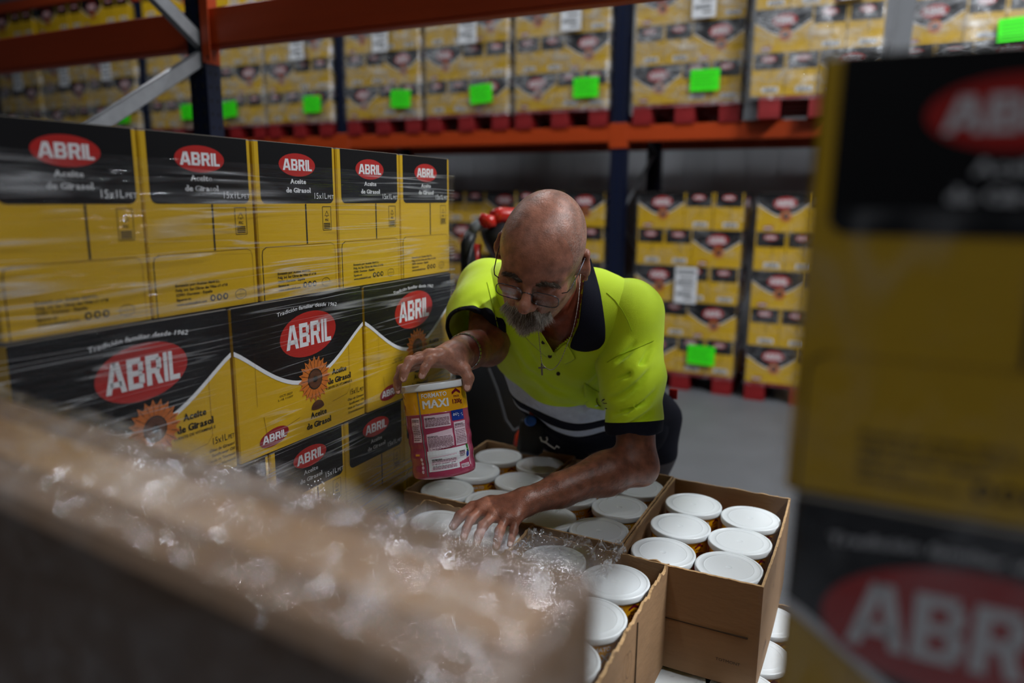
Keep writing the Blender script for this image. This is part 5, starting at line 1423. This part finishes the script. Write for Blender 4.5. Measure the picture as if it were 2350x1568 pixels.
# ------------------------------------------------------------------ beard, moustache, brows
HAIRS = [mat('hair_white', srgb(214, 208, 200), .55, var=.05), mat('hair_grey', srgb(150, 142, 132), .55, var=.05), mat('hair_brown', srgb(84, 68, 54), .55, var=.05)]
def strands(name, items, parent, weights, seed, r=.00042):
    rnd = random.Random(seed); mb = MB()
    for root, d0, L, bend in items:
        root = Vector(root); d = Vector(d0).normalized(); a = d.orthogonal().normalized(); b = d.cross(a); mt = rnd.choices(HAIRS, weights)[0]
        vs = []
        for i in range(4):
            t = i / 3; c = root + d * L * t + Vector(bend) * (L * t * t); rr = r * (1 - t * .8)
            for q in range(3): an = 2.094 * q; vs.append(c + (a * math.cos(an) + b * math.sin(an)) * rr)
        fs = [(i * 3 + q, i * 3 + (q + 1) % 3, i * 3 + 3 + (q + 1) % 3, i * 3 + 3 + q) for i in range(3) for q in range(3)]
        mb.add(vs, fs, mt)
    o = mb.build(name, parent, True); tag(o, kind='stuff'); return o
rnd = random.Random(3)
# soft under-mass so that no skin shows through
um = Solid(.0035)
for s in (-1, 1): um.cone(H(s * .038, .074, -.078), H(s * .008, .096, -.066), .008, .010, .010)
um.cone(H(-.020, .080, -.090), H(.020, .080, -.090), .015, .015, .012); um.ball(H(0, .090, -.090), .016, .012); um.cone(H(0, .084, -.096), H(0, .088, -.108), .016, .011, .01)
V, Q = um.surface(); bm_ = np_mesh('beard', V - MAN_OFF, Q, HAIRS[1], man); bm_['label'] = 'grey and white moustache and beard'
items = []
for _ in range(3600):
    k = rnd.randrange(len(V)); p = V[k]; l = (p - HC) @ HAX.T
    if l[1] < .070: continue
    c = np.array([0, .07, -.085]); outw = nrm(l - c)
    stache = l[2] > -.085
    dl = np.array([.75 * l[0] / .05 + rnd.gauss(0, .15), .55 + .3 * outw[1] + rnd.gauss(0, .12), -1.0 + rnd.gauss(0, .15)]) if stache else np.array([.5 * l[0] / .04 + rnd.gauss(0, .15), .45 + rnd.gauss(0, .15), -1.0])
    d = nrm(dl) @ HAX
    items.append((p - MAN_OFF - d * .002, d, rnd.uniform(.010, .019) if stache else rnd.uniform(.010, .017), tuple(-.12 * hu + .1 * rnd.gauss(0, 1) * hl)))
dark = [i for i in items if abs((np.array(i[0]) + MAN_OFF - HC) @ hl) < .020 and (np.array(i[0]) + MAN_OFF - HC) @ hu > -.088]
ids = set(map(id, dark)); strands('beard_hair', [i for i in items if id(i) not in ids], bm_, [6, 3, 1.0], 5); strands('moustache_hair', dark, bm_, [1, 2.5, 4], 6)
for s in (-1, 1):
    items = []
    for _ in range(300):
        t = rnd.random(); x = .012 + .038 * t; z = .003 + .006 * math.sin(math.pi * min(1, t * 1.1)) + rnd.gauss(0, .0024) - .002 * t
        hh = body.tree.ray_cast(Vector(H(s * x, .15, z)), Vector(-hw))
        if hh[0] is None: continue
        p = np.array(hh[0]); d = nrm(np.array([s * 1.0, .35, .25 * (1 - 2 * t) + rnd.gauss(0, .15)])) @ HAX
        items.append((p - MAN_OFF, d, rnd.uniform(.007, .012), tuple(-.15 * hu)))
    strands('eyebrow', items, man, [.1, .8, 6], 9 + s, .0005)

# ------------------------------------------------------------------ chain with cross, bracelet, nails
CH = mat('silver_chain', srgb(140, 134, 126), .35, .9, var=.1)
def smooth_path(pts, n):
    P = np.array(pts, float); out = []
    for k in range(n + 1):
        f = k / n * (len(P) - 1); i = min(int(f), len(P) - 2); t = f - i
        p0, p1, p2, p3_ = P[max(i - 1, 0)], P[i], P[i + 1], P[min(i + 2, len(P) - 1)]
        out.append(.5 * ((2 * p1) + (-p0 + p2) * t + (2 * p0 - 5 * p1 + 4 * p2 - p3_) * t * t + (-p0 + 3 * p1 - 3 * p2 + p3_) * t ** 3))
    return out
nk = empty('necklace'); nk.parent = man
path = smooth_path([at(1333, 612, 1.56), at(1331, 645, 1.535), at(1326, 700, 1.505), at(1315, 755, 1.485), at(1300, 795, 1.475), at(1284, 832, 1.47), at(1266, 849, 1.468), at(1250, 842, 1.468), at(1243, 830, 1.468), at(1239, 795, 1.468), at(1236, 765, 1.465), at(1230, 735, 1.47)], 300)
MB().tube([tuple(p - MAN_OFF) for p in path], [.0010 if k % 4 < 2 else .0005 for k in range(len(path))], CH, 6).build('chain', nk, True)
cr = at(1243, 832, 1.467); dn = at(1244, 861, 1.467); rt_ = nrm(np.cross(dn - cr, CAMP - cr)); fz = nrm(np.cross(rt_, dn - cr)); dz = nrm(dn - cr)
M4 = Matrix(((rt_[0], fz[0], dz[0], cr[0] - MAN_OFF[0]), (rt_[1], fz[1], dz[1], cr[1] - MAN_OFF[1]), (rt_[2], fz[2], dz[2], cr[2] - MAN_OFF[2]), (0, 0, 0, 1)))
MB().box(-.0018, .0018, -.001, .001, .002, .026, CH, M4, bev=.0005).box(-.007, .007, -.001, .001, .009, .0125, CH, M4, bev=.0005).build('cross', nk)
br = empty('bracelet'); br.parent = man
bc = RW * .72 + RE * .28; bd = nrm(RE - RW); b1 = nrm(np.cross(bd, [0, 0, 1.0])); b2 = np.cross(bd, b1)
lk_me = MB().box(-.0035, .0035, -.006, .006, -.0014, .0014, STEEL, bev=.0008).mesh('link')
for k in range(30):
    a = 2 * math.pi * k / 30; rad = b1 * math.cos(a) + b2 * math.sin(a); p = bc + rad * .0375; tg = np.cross(bd, rad)
    o = link('link', lk_me, br); o.matrix_local = Matrix(((tg[0], bd[0], rad[0], p[0] - MAN_OFF[0]), (tg[1], bd[1], rad[1], p[1] - MAN_OFF[1]), (tg[2], bd[2], rad[2], p[2] - MAN_OFF[2]), (0, 0, 0, 1)))
NAIL = mat('nail', srgb(216, 170, 156), .25, var=.06)
nail_me = bpy.data.meshes.new('fingernail')
_b = bmesh.new(); bmesh.ops.create_uvsphere(_b, u_segments=12, v_segments=8, radius=1); _b.to_mesh(nail_me); _b.free(); nail_me.materials.append(NAIL)
def nail(tip, prev, scale=1.0, toward=None):
    ax = nrm(tip - prev); up_ = toward if toward is not None else nrm(CAMP - tip); up_ = nrm(up_ - ax * (up_ @ ax)); sd = np.cross(up_, ax)
    c = tip + up_ * .0062 * scale - ax * .001 - MAN_OFF
    o = link('fingernail', nail_me, man); s = np.array([.0052, .0068, .0016]) * scale
    o.matrix_local = Matrix(((sd[0] * s[0], ax[0] * s[1], up_[0] * s[2], c[0]), (sd[1] * s[0], ax[1] * s[1], up_[1] * s[2], c[1]), (sd[2] * s[0], ax[2] * s[1], up_[2] * s[2], c[2]), (0, 0, 0, 1)))
for k in range(4): nail(rt[k], rd[k], [1, 1, .95, .85][k])
nail(rth[3], rth[2], 1.2)
for k in range(4): nail(lt[k], ld[k], [1, 1, .95, .85][k], wdir(.1, -.3, -1))
# hairs on the bare forearm
items = []; Vb = np.empty(len(bo.data.vertices) * 3); bo.data.vertices.foreach_get('co', Vb); Vb = Vb.reshape(-1, 3) + MAN_OFF
ia = nrm(LW - LE); cand = np.nonzero((np.abs((Vb - (LE * .4 + LW * .6)) @ ia) < .12) & (np.linalg.norm(np.cross(Vb - LE, ia), axis=1) < .06))[0]
for _ in range(1500):
    p = Vb[rnd.choice(cand)]; q = LE + ia * ((p - LE) @ ia); n_ = nrm(p - q)
    if n_ @ nrm(CAMP - p) < -.2: continue
    d = nrm(ia * .8 + n_ * .22 + np.array([rnd.gauss(0, .25), rnd.gauss(0, .25), rnd.gauss(0, .25) - .2])); items.append((p - MAN_OFF, d, rnd.uniform(.008, .016), tuple(-.2 * n_)))
strands('arm_hair', items, man, [0, .4, 5], 21, .00016)
